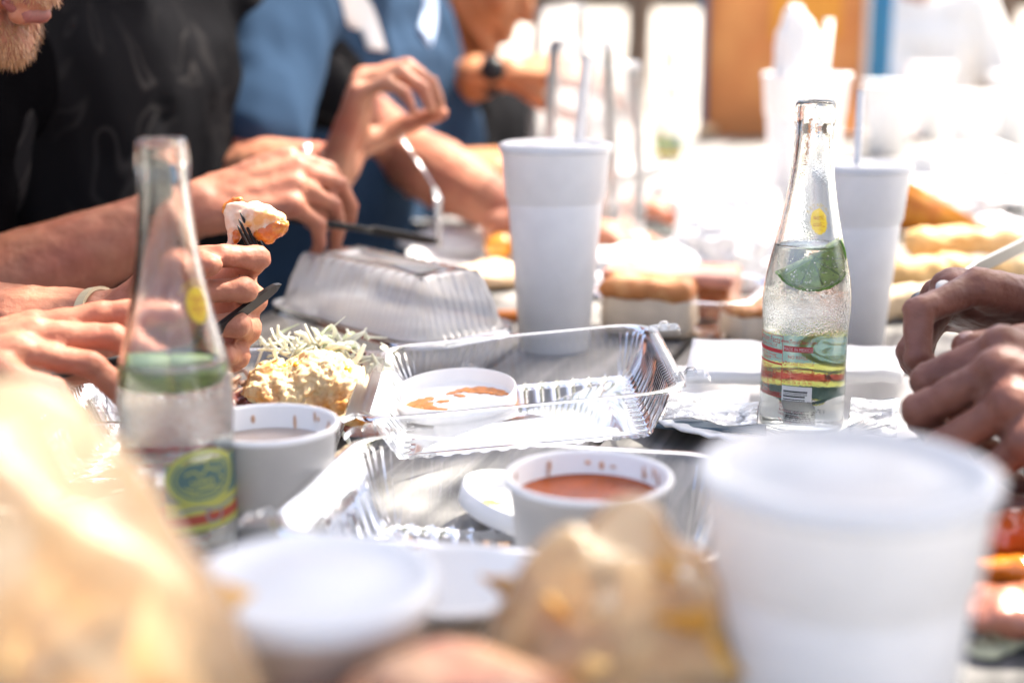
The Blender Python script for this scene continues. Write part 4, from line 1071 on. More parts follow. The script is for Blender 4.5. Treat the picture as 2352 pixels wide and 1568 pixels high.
# beans
bn = thing('bean_heap', 'red brown beans in front of the mashed potatoes', 'beans', tuple(V(*T(765, 945, .02).xy, TZ + .006)))
vs, fs = [], []; ell_geo(vs, fs, (0, 0, 0), (.0070, .0050, .0045)); bme = mesh_from(vs, fs)
for k in range(90):
    b = link('bean', bme, gravy, bn, (rnd.uniform(-.085, .030), rnd.uniform(-.014, .012), .006 + .006 * (k % 3) + rnd.uniform(-.001, .002)), (rnd.uniform(-.4, .4), rnd.uniform(-.4, .4), rnd.uniform(0, 3.1)))
ps = link('bean_sauce', box_mesh((-.03, 0, .004), (.135, .034, .012), bevel=.004), gravy, bn)
# pulled pork and charred meat left of the potatoes
meat_p = M('pulled_meat', (.46, .27, .17), .45, var=.3, vscale=150, coat=.2)
mp_ = thing('pulled_meat', 'pale pulled meat strands beside the mashed potatoes', 'meat', tuple(V(*T(560, 880, .03).xy, TZ + .014)))
for k in range(46):
    p = V(rnd.gauss(0, .013), rnd.gauss(0, .013), rnd.uniform(0, .020)); d = V(rnd.gauss(0, 1), rnd.gauss(0, 1), rnd.gauss(0, .4)).normalized()
    L = rnd.uniform(.012, .026); q = d.orthogonal(); pts = [p + d * L * t + q * .004 * math.sin(4 * t + k) for t in (0, .3, .6, 1)]
    link('strand', tube_mesh(pts, [.0012, .0022, .0020, .0010], 6), meat_p, mp_)
char = M('charred_meat', (.10, .025, .015), .3, col2=(.36, .085, .05), mixscale=50, bump=.7, bscale=120, coat=.5)
cm = fuse([('e', (0, 0, .012), (.026, .018, .012)), ('e', (-.02, .006, .010), (.02, .015, .010))], .002, 2); displace(cm, .006, 60, 4, 3.0)
q = link('sliced_brisket', cm, char, None, V(*T(545, 925, .03).xy, TZ + .012)); tag(q, 'dark charred slice of smoked meat by the broth bowl', 'meat')

# ------------------------------------------------------------------ fork with the chicken bite, knives
def fork_mesh(tips, root, neck, handle, wt=.0013, wroot=.0019, hr=1.0):
    ms = []
    tips = [Vector(t) for t in tips]; root = [Vector(r) for r in root]; nk = Vector(neck)
    for t, r in zip(tips, root):
        m = t.lerp(r, .5); ms.append(tube_mesh([t, t.lerp(r, .15), m, r, r.lerp(nk, .25)], [.0004, wt * .8, wt, wroot, wroot], 8))
    rm = sum(root, V(0, 0, 0)) / len(root)
    n = 7; vs, fs = [], []
    lft, rgt = root[0], root[-1]; nrm = (rgt - lft).cross(nk - rm).normalized() * .0010; sdv = (rgt - lft).normalized()
    for i in range(n):
        t = i / (n - 1); c = rm.lerp(nk, t); hw = ((rgt - lft).length / 2 + wroot) * (1 - t ** 1.6) + .0032 * t ** 1.6
        vs += [c - sdv * hw + nrm, c + sdv * hw + nrm, c + sdv * hw - nrm, c - sdv * hw - nrm]
    for i in range(n - 1):
        for k in range(4): fs.append((4 * i + k, 4 * i + (k + 1) % 4, 4 * i + 4 + (k + 1) % 4, 4 * i + 4 + k))
    fs += [(3, 2, 1, 0), (4 * n - 4, 4 * n - 3, 4 * n - 2, 4 * n - 1)]
    ms.append(mesh_from(vs, fs))
    hp = smooth_path([nk] + [Vector(h) for h in handle], 6)
    ms.append(tube_mesh(hp, [(.0032 + .0018 * i / len(hp)) * hr for i in range(len(hp))], 10, .6))
    return ms
def fork(label, tips, root, neck, handle, mat, **kw):
    base = Vector(neck); o = thing('fork', label, 'fork', tuple(base)); ms = fork_mesh(tips, root, neck, handle, **kw)
    for m in ms[:-2]: link('tine', shift(m, base), mat, o)
    link('fork_head', shift(ms[-2], base), mat, o, smooth=False); link('handle', shift(ms[-1], base), mat, o)
    return o
fork('black plastic fork with an orange crusted chicken bite on it', [P(546, 518, .975), P(548, 503, .981), P(552, 489, .987), P(557, 474, .993)],
     [P(581, 588, .985), P(588, 583, .991), P(595, 577, .997), P(603, 571, 1.003)], P(585, 612, .993), [P(566, 622, .994), P(556, 645, .995), P(553, 690, .998), P(556, 740, 1.01)], black_plastic)
chick = M('chicken_meat', (.70, .50, .36), .45, var=.12, vscale=90, bump=.4, bscale=200, sss=.3, sssr=(.008, .004, .003), col2=(.62, .30, .09), mixscale=60, mixlo=.50, mixhi=.62)
crust = M('orange_crust', (.48, .10, .006), .3, col2=(.60, .21, .018), mixscale=120, bump=.6, bscale=220, coat=.3)
def pl(px, py, dd=0.0): return P(px, py, .996 + dd)
c0 = pl(590, 505)
cs = [('e', pl(585, 492), (.0115, .009, .0085)), ('e', pl(605, 500), (.0115, .009, .010)), ('e', pl(628, 508), (.0095, .008, .0085)), ('e', pl(575, 508), (.0085, .008, .009)), ('e', pl(605, 525), (.010, .008, .0085)),
      ('c', pl(530, 475), pl(552, 480), .0045, .0060), ('c', pl(527, 478), pl(533, 520), .0042, .0048), ('c', pl(536, 500), pl(540, 540), .0060, .0050), ('c', pl(540, 538), pl(528, 568), .0035, .0028), ('c', pl(545, 490), pl(575, 495), .006, .007)]
chm = fuse(cs, .0010, 3); displace(chm, .0012, 150, 4, 1.0)
cko = link('chicken_bite', shift(chm, c0), chick, None, c0); tag(cko, 'bite of pale chicken with orange crust on the black fork', 'chicken')
cr_ = fuse([('c', pl(600, 538, -.004), pl(645, 520, -.004), .0050, .0055), ('c', pl(612, 545, -.003), pl(640, 530, -.004), .0045, .0050), ('c', pl(648, 515, -.002), pl(640, 500, 0), .004, .003)], .0010, 3); displace(cr_, .0016, 190, 4, 4.0)
link('crust', shift(cr_, c0), crust, cko)
cr_ = fuse([('c', pl(522, 470), pl(550, 462), .0028, .0030), ('c', pl(518, 474), pl(520, 495), .002, .002), ('c', pl(544, 535, -.004), pl(540, 555, -.004), .0028, .0020)], .0010, 2); displace(cr_, .0015, 200, 3, 6.0)
link('crust_edge', shift(cr_, c0), crust, cko)
def knife(label, tip, mid, end, wdir, bw, mat, thick=.0016):
    tip, mid, end = Vector(tip), Vector(mid), Vector(end); base = mid.copy()
    o = thing('knife', label, 'knife', tuple(base)); ax = (tip - mid).normalized(); w = Vector(wdir) - ax * Vector(wdir).dot(ax); w.normalize(); n = ax.cross(w) * thick / 2
    L = (tip - mid).length; vs, fs = [], []; pro = [(0, .30, -.30), (.06, .5, -.42), (.5, .5, -.5), (.82, .46, -.5), (.93, .34, -.42), (1.0, .05, -.12)]
    for t, a, b in pro:
        for s, q in ((a, 1), (b, .25), (b, -.25), (a, -1)): vs.append(mid + ax * L * t + w * s * bw + n * q)
    m = len(pro)
    for i in range(m - 1):
        for k in range(4): fs.append((4 * i + k, 4 * i + (k + 1) % 4, 4 * i + 4 + (k + 1) % 4, 4 * i + 4 + k))
    fs += [(3, 2, 1, 0), tuple(range(4 * m - 4, 4 * m))]
    link('blade', shift(mesh_from(vs, fs), base), mat, o, smooth=False)
    link('handle', shift(tube_mesh([mid + ax * .006, mid - ax * .01, mid.lerp(end, .5), end], [bw * .28, bw * .34, bw * .42, bw * .40], 12, .55, ax.cross(w)), base), mat, o)
    return o
knife('black plastic knife pointing up beside the fork hand', P(644, 652, .985), P(470, 782, .945), P(120, 862, .875), (0, -.35, 1), 0.0085, black_plastic, .0036)
knife('black plastic knife over the white plate held by the man in the smoke print tee', P(1008, 556, 1.42), P(845, 528, 1.345), P(640, 498, 1.28), (0, -.6, .8), .010, black_plastic)
# steel fork held by the man in blue
fork('steel fork pointing down at a plate from a raised hand', [P(1003 + 3 * k, 566 + k, 1.545 + .003 * k) for k in range(4)], [P(1000 + 4 * k, 462 - k, 1.54 + .003 * k) for k in range(4)], P(996, 430, 1.54), [P(975, 395, 1.54), P(958, 372, 1.545), P(930, 330, 1.555), P(905, 290, 1.57)], steel, hr=.45, wroot=.0013)

# ------------------------------------------------------------------ plate, napkins and wrapped cutlery round the lime bottle
def plate(label, c, r, mat=None, rot=(0, 0, 0), z=0.0, h=.016):
    n = 96; pr = [(0, .0), (r * .62, .0), (r * .70, .003), (r * .80, h * .72), (r * .97, h), (r, h - .001), (r * .985, h - .003), (r * .80, h * .72 - .0022), (r * .69, .0008), (r * .61, -.0015), (0, -.0015)]
    me = lathe(pr, n)
    for v in me.vertices:
        rr_ = math.hypot(v.co.x, v.co.y)
        if rr_ > r * .72: v.co.z += .0011 * math.sin(math.atan2(v.co.y, v.co.x) * 40) * (rr_ - r * .72) / (r * .28)
    o = link('paper_plate', me, mat or paper, None, (c.x, c.y, TZ + .0022 + z), rot); return tag(o, label, 'plate', 'white paper plates')
cpl = T(1740, 905, .01)
plate('white paper plate under the wrapped cutlery behind the lime bottle', V(BX.x + .0, BX.y + .045, 0), .125)
def cloth(name, label, cat, corners, nz, thick, mat, seed=0.0, amp=.004, group=None, n=22, fold=0.0):
    "soft rectangular sheet with thickness: corners c00,c10,c11,c01"
    c00, c10, c11, c01 = [Vector(c) for c in corners]; ctr = (c00 + c10 + c11 + c01) / 4; vs, fs = [], []
    for side in (1, 0):
        for j in range(n + 1):
            for i in range(n + 1):
                u, v = i / n, j / n; p = c00.lerp(c10, u).lerp(c01.lerp(c11, u), v)
                f = noise.fractal(p * 22 + Vector((seed, seed, 0)), .9, 2, 3)
                p = p + V(0, 0, amp * (f + .6) + fold * math.sin(u * 5 + seed) ** 2 + (thick if side else 0)); vs.append(p - ctr)
    N = (n + 1) ** 2
    for j in range(n):
        for i in range(n):
            a = j * (n + 1) + i; fs.append((a, a + 1, a + n + 2, a + n + 1)); fs.append((N + a, N + a + n + 1, N + a + n + 2, N + a + 1))
    rim = [i for i in range(n + 1)] + [j * (n + 1) + n for j in range(1, n + 1)] + [n * (n + 1) + i for i in range(n - 1, -1, -1)] + [j * (n + 1) for j in range(n - 1, 0, -1)]
    for a, b in zip(rim, rim[1:] + rim[:1]): fs.append((b, a, N + a, N + b))
    o = link(name, mesh_from(vs, fs), mat, None, ctr); return tag(o, label, cat, group)
def Tz(px, py, z): return T(px, py, z)
cloth('napkin', 'thick folded white napkin standing behind the lime bottle on the plate', 'napkin', [Tz(1575, 880, .024), Tz(2068, 890, .024), Tz(2092, 822, .030), Tz(1590, 812, .030)], 0, .009, napkin, 2.0, .003)
cloth('napkin', 'small white napkin lying on the plate edge beside the lime bottle', 'napkin', [Tz(1545, 985, .010), Tz(1722, 985, .012), Tz(1722, 915, .018), Tz(1560, 925, .014)], 0, .004, napkin, 6.0, .004)
wrapf = film('crinkled_wrapper', (.94, .96, .98), .10, .12, 1.4, bump=.5, bscale=120)
cloth('cutlery_wrapper', 'crinkled clear wrapper of plastic cutlery beside the lime bottle', 'wrapper', [Tz(1520, 968, .022), Tz(1740, 980, .022), Tz(1745, 925, .026), Tz(1540, 915, .026)], 0, .0007, wrapf, 9.0, .0045, n=44)
cloth('cutlery_wrapper', 'crinkled clear wrapper over the fork tines right of the lime bottle', 'wrapper', [Tz(1945, 1000, .022), Tz(2060, 1002, .022), Tz(2066, 925, .028), Tz(1955, 920, .028)], 0, .0007, wrapf, 4.0, .004, n=44)
slate = M('slate_plastic', (.07, .11, .14), .3)
cloth('wrapped_knife', 'slate blue plastic knife inside the wrapper by the lime bottle', 'knife', [Tz(1500, 985, .012), Tz(1760, 1004, .012), Tz(1760, 985, .013), Tz(1500, 962, .013)], 0, .003, slate, 1.0, .001)
fork('dark fork in a clear wrapper right of the lime bottle', [Tz(2045, 938 + 12 * k, .028 - .001 * k) for k in range(4)], [Tz(1962, 978 + 7 * k, .024 - .001 * k) for k in range(4)], Tz(1915, 1005, .022), [Tz(1850, 1030, .018), Tz(1760, 1050, .014)], slate, wt=.0011)

# bread tray behind the ribbed boxes
Eb = [Tz(1368, 690, .040), Tz(1700, 716, .040), Tz(1750, 625, .040)]
dE = (Eb[1] - Eb[0]); yE = math.atan2(dE.y, dE.x); ce = (Eb[0] + Eb[2]) / 2
E_ = thing('clear_food_tray', 'open clear tray holding toasted bread and a brown meat block', 'food box', (ce.x, ce.y, TZ), yE)
link('tray', tray_mesh(dE.length + .01, .150, .040), pet, E_, (0, 0, .001))
toast = M('toast_crust', (.46, .17, .045), .5, col2=(.64, .34, .13), mixscale=30, bump=.4, bscale=90)
crumb = M('bread_crumb', (.60, .49, .36), .8, var=.1, vscale=60, bump=.4, bscale=160)
def loaf(label, c, size, yaw, tilt=0, cat='bread'):
    o = thing('bread_slice', label, cat, c, yaw); o.rotation_euler = (tilt, 0, yaw)
    bm = bmesh.new(); box(bm, (0, 0, size[2] * .42), (size[0], size[1], size[2] * .84), bevel=size[2] * .2); me = bm_mesh(bm); link('crumb', me, crumb, o)
    m2 = fuse([('c', (-size[0] * .40, y_ * size[1], size[2] * .86), (size[0] * .40, y_ * size[1], size[2] * .86), size[2] * .20, size[2] * .20) for y_ in (-.36, -.18, 0, .18, .36)], .003, 5); displace(m2, .003, 40, 3, 2); link('crust', m2, toast, o)
    return o
bc_ = Tz(1500, 715, .03); loaf('thick cream coloured bread piece with toasted crust in the clear tray', (bc_.x, bc_.y + .03, TZ + .003), (.088, .060, .052), yE + .1)
brown_meat = M('glazed_brown_meat', (.26, .075, .022), .3, col2=(.50, .26, .13), mixscale=22, mixlo=.55, mixhi=.7, coat=.3, bump=.3, bscale=80)
bm_ = bmesh.new(); box(bm_, (0, 0, .024), (.050, .085, .046), bevel=.007); mm = bm_mesh(bm_)
q = tag(link('meat_block', mm, brown_meat, None, V(*Tz(1645, 700, .02).xy, TZ + .004) + V(0, .035, 0), (0, 0, yE + .08)), 'glossy brown block of meat in the clear tray by the lime bottle', 'meat')
q.data.polygons.foreach_set('use_smooth', [False] * len(q.data.polygons))
q2 = tag(link('meat_slice', box_mesh((0, 0, .008), (.13, .045, .012), bevel=.004), M('pink_meat', (.50, .22, .15), .4, var=.2, vscale=30), None, V(*Tz(1540, 640, .05).xy, TZ + .046), (.05, 0, yE + .06)), 'long pinkish slice of meat laid behind the toasted bread', 'meat')
bx2 = Tz(1712, 770, .01); loaf('tan bread piece on the table beside the lime bottle', (bx2.x + .02, bx2.y + .03, TZ), (.07, .05, .035), .4)

# ------------------------------------------------------------------ sunlit clutter beyond
def flat_sheet(label, cor, seed): return cloth('paper_sheet', label, 'paper', cor, 0, .0015, napkin, seed, .004, 'white paper sheets')
plate('white paper plate under the raised steel fork', Tz(1010, 510, .0), .115)
fsh = M('orange_filling', (.62, .24, .02), .4, var=.3, vscale=60)
f1 = fuse([('e', (0, 0, .018), (.020, .018, .016)), ('e', (.008, 0, .028), (.012, .010, .010))], .003, 3); displace(f1, .004, 50, 3)
tag(link('taco_filling', f1, fsh, None, V(*Tz(1150, 585, .02).xy, TZ + .012)), 'bright orange yellow bite on the plate left of the tall foam cup', 'food')
f2 = fuse([('e', (0, 0, .012), (.05, .035, .014))], .003, 3); displace(f2, .006, 40, 3, 3)
tag(link('tortilla', f2, M('tortilla', (.66, .46, .28), .7, var=.2, vscale=50), None, V(*Tz(1120, 640, .01).xy, TZ + .002)), 'folded tan tortilla between the closed box and the tall cup', 'tortilla')
f3 = fuse([('c', (-.03, 0, .006), (.03, 0, .006), .006, .006)], .002, 2)
tag(link('carrot_stick', f3, M('carrot', (.62, .18, .02), .5), None, V(*Tz(1150, 725, .006).xy, TZ), (0, 0, .1)), 'orange stick lying at the foot of the tall foam cup', 'food')
plate('white paper plate of tortillas left of the tall foam cup', Tz(1120, 610, .0), .10)
for k, (px, py, d, sz, lb_) in enumerate([(1700, 360, 1.9, (.075, .06, .05), 'crumpled white paper bag in full sun below the orange box'), (1560, 330, 2.2, (.07, .06, .04), 'crumpled white napkin beside the far glass bottle'),
        (1680, 500, 1.62, (.075, .06, .055), 'round white crumpled napkin heap left of the lime bottle neck'), (1480, 500, 1.6, (.09, .07, .03), 'loose white napkin pile right of the tall foam cup'), (2110, 330, 2.2, (.09, .07, .035), 'white crumpled paper beyond the cup with the straw'),
        (2230, 290, 2.5, (.12, .09, .05), 'white paper heap in front of the white shirted person'), (2330, 390, 2.1, (.08, .06, .04), 'crumpled white paper at the edge by the yellow chips'), (1090, 470, 1.85, (.09, .06, .02), 'flat crumpled white napkin under the pointing hand')]):
    cc_ = T(px, py + 30, 0) if False else P(px, py, d); crumple('crumpled_paper', lb_, 'paper', (cc_.x, cc_.y, TZ + .001), sz, napkin, .35, k * 4.3, group='crumpled white papers')
for k, (px, py, r, lb_) in enumerate([(1600, 560, .12, 'white paper plate behind the toasted bread tray'), (1400, 400, .12, 'sunlit white paper plate beyond the tall foam cup'), (2200, 420, .12, 'white paper plate under the small white bowl'), (2000, 320, .12, 'far white paper plate near the big cup with napkins'), (2320, 300, .12, 'far white paper plate near the white shirted person')]):
    plate(lb_, Tz(px, py, 0), r)
knife('grey plastic knife lying on the plate behind the toasted bread', Tz(1690, 600, .02), Tz(1580, 535, .03), Tz(1480, 522, .035), (0, 0, 1), .010, M('grey_green_plastic', (.20, .24, .22), .4))
# foam clamshell in full sun
fo = thing('foam_box', 'white foam takeaway box in full sun left of the lime bottle', 'food box', tuple(V(*Tz(1650, 545, 0).xy, TZ)), .15)
link('base', box_mesh((0, 0, .016), (.14, .13, .030), bevel=.009), foam, fo); link('lid', box_mesh((0, .0, .045), (.136, .126, .026), bevel=.010), foam, fo)
# clear cups stack and far bottle
cupm = film('clear_cup_plastic', (.93, .93, .94), .16, .12, 1.45, gain=.9)
def clear_cup(label, px, py, d, h, r, inverted=True, rot=(0, 0, 0)):
    c = P(px, py, d); o = thing('clear_cup', label, 'cup', (c.x, c.y, TZ), 0, 'tall clear plastic cups'); o.rotation_euler = rot
    r0 = r * .72; H = c.z - TZ
    pr = [(r0 - .004, H), (r0, H - .002)] + [((r0 + (r - r0) * k / 16) + (.0009 if k % 2 else 0), H * (1 - k / 16.5)) for k in range(1, 16)] + [(r, .006), (r + .003, .004), (r + .003, 0), (r, 0)] if inverted else \
         [(0, .004), (r0, .002)] + [((r0 + (r - r0) * k / 16) + (.0009 if k % 2 else 0), H * k / 16.5) for k in range(1, 16)] + [(r, H - .004), (r + .003, H - .002), (r, H)]
    if inverted: pr = [(0, H + .0005)] + pr
    link('cup', lathe(pr, 56), cupm, o); return o
clear_cup('tall upturned clear plastic cup with ribs behind the tall foam cup', 1335, 92, 1.78, .2, .055)
clear_cup('clear plastic cup with a pale label behind the tall foam cup', 1405, 140, 1.86, .2, .052)
clear_cup('clear plastic cup farther back at the charcoal tee', 1285, 10, 2.2, .2, .055)
fbo, fbw = bottle('far sunlit glass bottle with a yellow roundel near the orange box', (FB.x, FB.y, TZ), R(195), .10)
# orange box, blue board behind
kb = P(1800, 150, 3.55)
ob = thing('orange_box', 'orange cardboard box with pale edges standing on the sunlit table', 'box', (kb.x, kb.y, TZ), -R(10))
obm = M('orange_card', (.56, .20, .055), .7, col2=(.64, .26, .075), mixscale=6, var=.08, vscale=10)
link('box_body', box_mesh((0, .10, .21), (.385, .20, .42), bevel=.004), obm, ob, smooth=False)
link('edge_tape', box_mesh((.197, .0, .21), (.014, .03, .424), bevel=.002), M('pale_tape', (.55, .48, .42), .6), ob, smooth=False)
link('edge_tape', box_mesh((-.199, .01, .21), (.018, .06, .424), bevel=.002), M('navy_tape', (.03, .07, .15), .6), ob, smooth=False)
link('flap', box_mesh((.05, -.004, .33), (.17, .006, .17), bevel=.002), M('bright_orange_card', (.66, .27, .03), .7), ob, smooth=False)
bb_ = P(2010, 110, 3.9)
bl_ = thing('blue_crate', 'bright blue plastic crate right behind the orange box', 'crate', (bb_.x - .03, bb_.y, TZ), -R(4))
link('crate_body', box_mesh((0, .1, .20), (.15, .2, .40), bevel=.008), M('bright_blue', (.006, .15, .34), .5), bl_, smooth=False)
for z in (.08, .16, .24, .32): link('rib', box_mesh((0, -.003, z), (.14, .008, .012), bevel=.002), MATS['bright_blue'], bl_, smooth=False)
# right-hand food beyond the brown hands
wed = bmesh.new()
q = [wed.verts.new(v) for v in ((-.065, -.028, 0), (.080, -.028, 0), (-.058, -.028, .080), (-.065, .032, 0), (.080, .032, 0), (-.058, .032, .080))]
for f in ((0, 1, 2), (5, 4, 3), (0, 3, 4, 1), (1, 4, 5, 2), (2, 5, 3, 0)): wed.faces.new([q[i] for i in f])
bmesh.ops.bevel(wed, geom=list(wed.edges), offset=.006, segments=3, affect='EDGES')
tag(link('fried_wedge', bm_mesh(wed), M('fried_orange', (.50, .15, .012), .5, col2=(.60, .24, .02), mixscale=35, bump=.5, bscale=120), None, V(*Tz(2150, 512, .02).xy, TZ + .010), (0, 0, -.15)), 'orange fried wedge beside the cup behind the lime bottle', 'food')
gold = M('golden_wrap', (.60, .36, .13), .6, col2=(.68, .50, .27), mixscale=18, bump=.4, bscale=60)
for k, (px, py, L, yw, z, lb_) in enumerate([(2150, 625, .12, .15, .0, 'golden tortilla roll right of the cup behind the lime bottle'), (2300, 625, .13, -.1, .0, 'golden tortilla roll above the brown hands'), (2225, 600, .12, .05, .024, 'golden tortilla roll on top of two others'), (2100, 690, .11, .3, .0, 'tan tortilla roll between the cup and the brown hands')]):
    m = fuse([('c', (-L / 2, 0, .019), (L / 2, 0, .019), .019, .017)], .004, 3); displace(m, .005, 30, 3, k * 2.0)
    tag(link('tortilla_roll', m, gold if k < 3 else M('tan_wrap', (.50, .37, .23), .7, var=.1, vscale=20), None, V(*Tz(px, py, .02).xy, TZ + z), (0, 0, yw)), lb_, 'tortilla', 'rolled tortillas on the right')
knife('long dull grey steel knife behind the brown hands', P(2480, 500, 1.32), P(2215, 632, 1.12), P(2100, 690, 1.06), (0, -.5, .9), .016, M('dull_grey_steel', (.30, .30, .29), .45, metal=.6), .003)
c = Tz(2205, 480, .0); paper_bowl('small white paper bowl beyond the orange fried wedge', (c.x, c.y, TZ + .019), .045, .050, .036)
for k, (px, py, lb_, colr) in enumerate([(2300, 385, 'yellow chips on white paper at the right edge', (.72, .48, .06)), (2170, 365, 'small red bite on white paper', (.55, .14, .08)), (2330, 250, 'orange bite on a far plate', (.60, .28, .06)), (1620, 300, 'tan bite beside the far glass bottle', (.60, .40, .22)), (1590, 410, 'pale orange bite on a sunlit plate', (.62, .38, .2))]):
    m = fuse([('e', (0, 0, .012), (.030, .02, .013))], .004, 2); displace(m, .008, 40, 3, k)
    tag(link('snack', m, M('snack_%d' % k, colr, .6, var=.2, vscale=40), None, V(*Tz(px, py, .02).xy, TZ + .006)), lb_, 'food')
foil = M('foil', (.7, .7, .72), .25, metal=1.0)
crumple('foil_ball', 'crumpled silver foil right of the orange fried wedge', 'foil', V(*Tz(2285, 540, 0).xy, TZ), (.040, .03, .018), foil, .5, 6.1)
sp_ = [Tz(2310, 495, .03), Tz(2352, 455, .04)]
tag(link('black_spoon', fuse([('e', Tz(2325, 478, .03), (.02, .026, .008)), ('c', Tz(2350, 460, .035), Tz(2500, 400, .05), .004, .004)], .003, 3), black_plastic), 'black plastic spoon on the foil at the right edge', 'spoon')
# small white roll in the brown fingers
tag(link('white_roll', shift(tube_mesh([P(2165, 735, .955), P(2172, 695, .93), P(2166, 655, .918)], [.0050, .0052, .0046], 14), P(2170, 695, .93)), M('rolled_paper', (.72, .68, .62), .7, bump=.3, bscale=200), None, P(2170, 695, .93)), 'short white rolled paper pinched in brown fingers', 'roll')

# ------------------------------------------------------------------ blurred foreground
bag_m = film('wax_paper', (.985, .96, .92), .44, .30, 1.3, gain=.7, hcol=(.92, .74, .50), bump=.4, bscale=40)
chip_m = M('corn_chip', (.70, .36, .055), .6, transl=.25, col2=(.76, .56, .27), mixscale=40, bump=.4, bscale=200)
def chip_mesh(s, seed):
    vs, fs = [], []; n = 8; idx = {}
    for th in (0, 1):
        for i in range(n + 1):
            for j in range(n + 1 - i):
                a, b = i / n, j / n; x = (a - .333 + b * .5 - .166) * s; y = (b - .333) * s * .87
                z = .35 / s * (x * x - .4 * y * y) + .0025 * noise.noise((x * 60 + seed, y * 60, 0)) + th * .0016
                idx[(th, i, j)] = len(vs); vs.append((x, y, z))
    for th in (0, 1):
        for i in range(n):
            for j in range(n - i):
                f = [idx[(th, i, j)], idx[(th, i + 1, j)], idx[(th, i, j + 1)]]; fs.append(f if th else f[::-1])
                if i + j < n - 1:
                    f = [idx[(th, i + 1, j)], idx[(th, i + 1, j + 1)], idx[(th, i, j + 1)]]; fs.append(f if th else f[::-1])
    e = [(i, 0) for i in range(n + 1)] + [(n - k, k) for k in range(1, n + 1)] + [(0, n - k) for k in range(1, n)]
    for p, q in zip(e, e[1:] + e[:1]): fs.append((idx[(0, *p)], idx[(0, *q)], idx[(1, *q)], idx[(1, *p)]))
    return mesh_from(vs, fs)
CHIP = [chip_mesh(.058, 1.0), chip_mesh(.050, 5.0), chip_mesh(.064, 9.0)]
def bag(label, c, size, seed, lean=0.0):
    bm = bmesh.new(); bmesh.ops.create_icosphere(bm, subdivisions=5, radius=1.0)
    for v in bm.verts:
        n0 = v.co.copy(); a = math.atan2(n0.y, n0.x); z = n0.z
        fold = .10 * math.sin(a * 5 + 3 * noise.noise((z * 2, seed, 0)) * 2 + seed) * (.35 + .65 * max(0, z)) + .10 * noise.fractal(n0 * 2.2 + Vector((seed, 0, 0)), .9, 2, 3)
        k = 1 + fold
        v.co = Vector((n0.x * size[0] * k + lean * (z + 1) ** 2 * .25, n0.y * size[1] * k, z * size[2] * (1 + .22 * noise.noise((n0.x * 2.5 + seed, n0.y * 2.5, 0)))))
        v.co.z = max(v.co.z, -size[2] * .6)
    for v in bm.verts: v.co.z += size[2] * .6
    o = link('wax_paper_bag', bm_mesh(bm), bag_m, None, c); return tag(o, label, 'bag', 'waxy paper chip bags')
def chips(c, ext, n, lab, grp, seed):
    rc = random.Random(seed)
    for k in range(n):
        z = rc.uniform(.016, ext[2]); sx_ = math.sqrt(max(.1, 1 - (z / ext[2] * .75) ** 2)); tag(link('corn_chip', rc.choice(CHIP), chip_m, None, (c[0] + rc.uniform(-1, 1) * ext[0] * sx_ * .75, c[1] + rc.uniform(-.7, .7) * ext[1], c[2] + z), (rc.uniform(-1.1, 1.1), rc.uniform(-1.1, 1.1), rc.uniform(0, 6))), lab, 'chip', grp)
lbag = P(170, 1330, .44); lb0 = (lbag.x, lbag.y, TZ)
bag('waxy translucent bag of corn chips standing in front of the blurred glass bottle', lb0, (.068, .045, .115), 5.0, -.03)
chips(lb0, (.052, .036, .130), 40, 'golden corn chip in the waxy bag by the blurred bottle', 'chips in the bag by the blurred bottle', 3)
fr_ = P(-10, 1260, .44); m = fuse([('e', (0, 0, .05), (.026, .03, .05))], .004, 3); displace(m, .004, 30, 3)
tag(link('orange_fruit', m, M('orange_peel', (.66, .25, .012), .4, bump=.2, bscale=200), None, (fr_.x - .015, fr_.y - .01, TZ)), 'bright orange rounded food at the edge beside the clear bag', 'food')
rb0 = P(1425, 1350, .52); rb1 = (rb0.x, rb0.y, TZ)
bag('waxy translucent bag of corn chips next to the large foam cup', rb1, (.052, .042, .078), 11.0)
chips(rb1, (.046, .036, .092), 30, 'golden corn chip in the waxy bag by the large cup', 'chips in the bag by the large cup', 6)
# sliced meat on bread, flat black slab under it
mt0 = P(960, 1520, .465); base_z = TZ
trk = tag(link('black_slab', box_mesh((0, 0, .008), (.155, .12, .014), bevel=.004), black_plastic, None, (mt0.x + .035, mt0.y + .0, TZ + .0)), 'black plastic tray under the sliced meat sandwich', 'tray')
sb_ = thing('bread_slab', 'thick tan bread under the sliced meat in the foreground', 'bread', (mt0.x + .02, mt0.y + .01, TZ + .0155))
link('crumb', box_mesh((0, 0, .022), (.075, .07, .040), bevel=.012), M('tan_crumb', (.46, .34, .19), .8, var=.15, vscale=40), sb_)
ham = M('smoked_meat', (.25, .085, .038), .45, col2=(.32, .18, .10), mixscale=40, bump=.6, bscale=80, var=.15, vscale=40, coat=.2)
for k in range(4):
    m = fuse([('e', (0, 0, 0), (.044 - .003 * k, .034, .010))], .003, 3); displace(m, .005, 35, 3, k * 3)
    tag(link('meat_slice', m, ham, None, (mt0.x - .012 + .010 * k, mt0.y + .006 - .004 * k, TZ + .062 + .0085 * k), (.15, .12 - .04 * k, k * .6)), 'reddish smoked meat slice piled on the tan bread', 'meat', 'smoked meat slices on the bread')
spn = thing('white_spoon', 'white plastic spoon under the empty paper bowl', 'spoon', tuple(V(*T(1190, 1440, .02).xy, TZ + .018)))
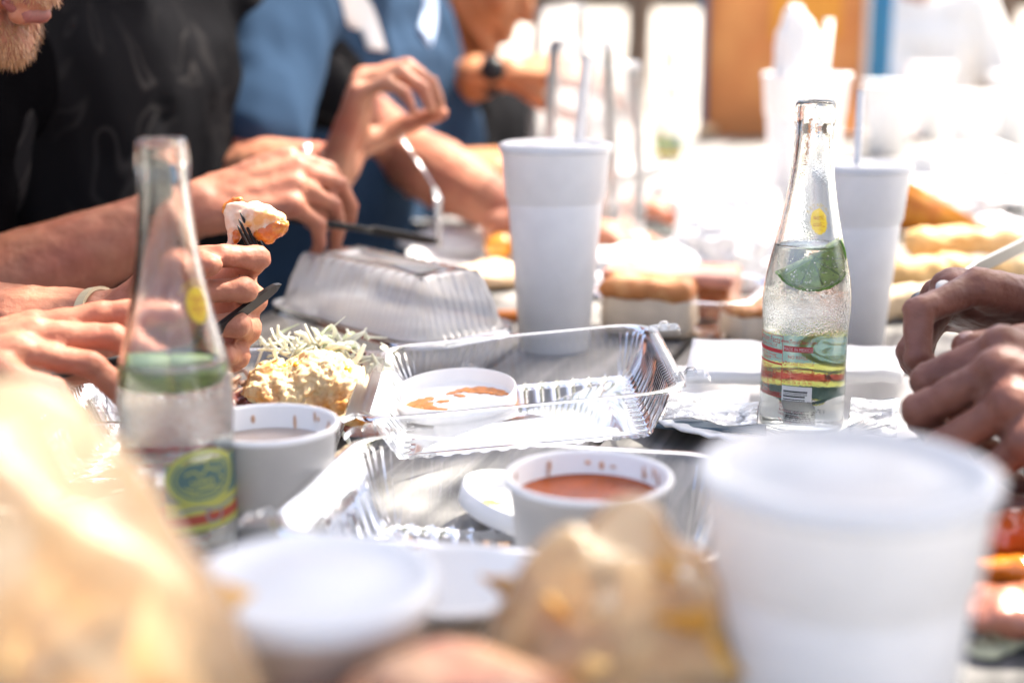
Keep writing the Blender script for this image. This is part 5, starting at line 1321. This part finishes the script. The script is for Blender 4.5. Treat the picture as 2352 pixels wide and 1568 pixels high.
link('handle', tube_mesh([(-.06, .03, 0), (0, 0, .002)], [.004, .003], 10, .5), foam, spn); m = fuse([('e', (.015, -.008, .002), (.02, .012, .004))], .002, 2); link('spoon_bowl', m, foam, spn)
# ribs and pickles at the right edge, on a dark tray
rt = T(2345, 1330, .0)
tag(link('black_slab', box_mesh((0, 0, .004), (.22, .19, .007), bevel=.002), black_plastic, None, (rt.x + .06, rt.y + .0, TZ), (0, 0, -.3)), 'black plastic tray of glazed ribs below the brown hands', 'tray')
rib = M('glazed_rib', (.55, .085, .012), .16, col2=(.28, .03, .008), mixscale=28, mixlo=.5, mixhi=.68, coat=.8, bump=.5, bscale=90)
for k, (px, py, lb_, mt_) in enumerate([(2370, 1235, 'glossy red glazed rib nearest the brown hands', rib), (2385, 1300, 'narrow orange red glazed rib in the middle of the black tray', M('orange_glaze', (.60, .17, .01), .15, coat=.8, bump=.4, bscale=90)), (2370, 1395, 'pinkish smoked rib slice at the front of the black tray', M('pink_smoked', (.42, .15, .085), .22, coat=.6, var=.2, vscale=40, bump=.5, bscale=120))]):
    s = [(.045, .022, .014), (.040, .009, .009), (.044, .022, .010)][k]
    m = fuse([('e', (0, 0, s[2]), s), ('e', (.02, .004, s[2]), s)], .002, 2); displace(m, .005, 45, 4, k * 5.0)
    tag(link('rib', m, mt_, None, V(*T(px, py, .02).xy, TZ + .008), (0, 0, -.1)), lb_, 'meat', 'ribs on the black tray')
pk = lathe([(0, 0), (.0085, 0), (.0095, .0015), (.0085, .003), (0, .003)], 28)
for k in range(3): tag(link('pickle_slice', pk, M('pickle', (.58, .57, .36), .3, var=.25, vscale=90, coat=.3), None, V(*T(2262 + 30 * k, 1488 - 8 * k, .003).xy, TZ + .001 + .0012 * k), (.03 * k, 0, k)), 'pale green pickle slice on the table by the ribs', 'pickle', 'pickle slices by the ribs')

for k, (px, py, d, lb_) in enumerate([(2140, 150, 3.5, 'white foam cup, the farther of two by the white shirted person'), (2240, 215, 2.9, 'white foam cup left of the far paper plate'), (2330, 170, 3.2, 'white foam cup at the edge before the dark trunk')]):
    foam_cup(lb_, px, py, d, rim_r=.055, base_r=.038)
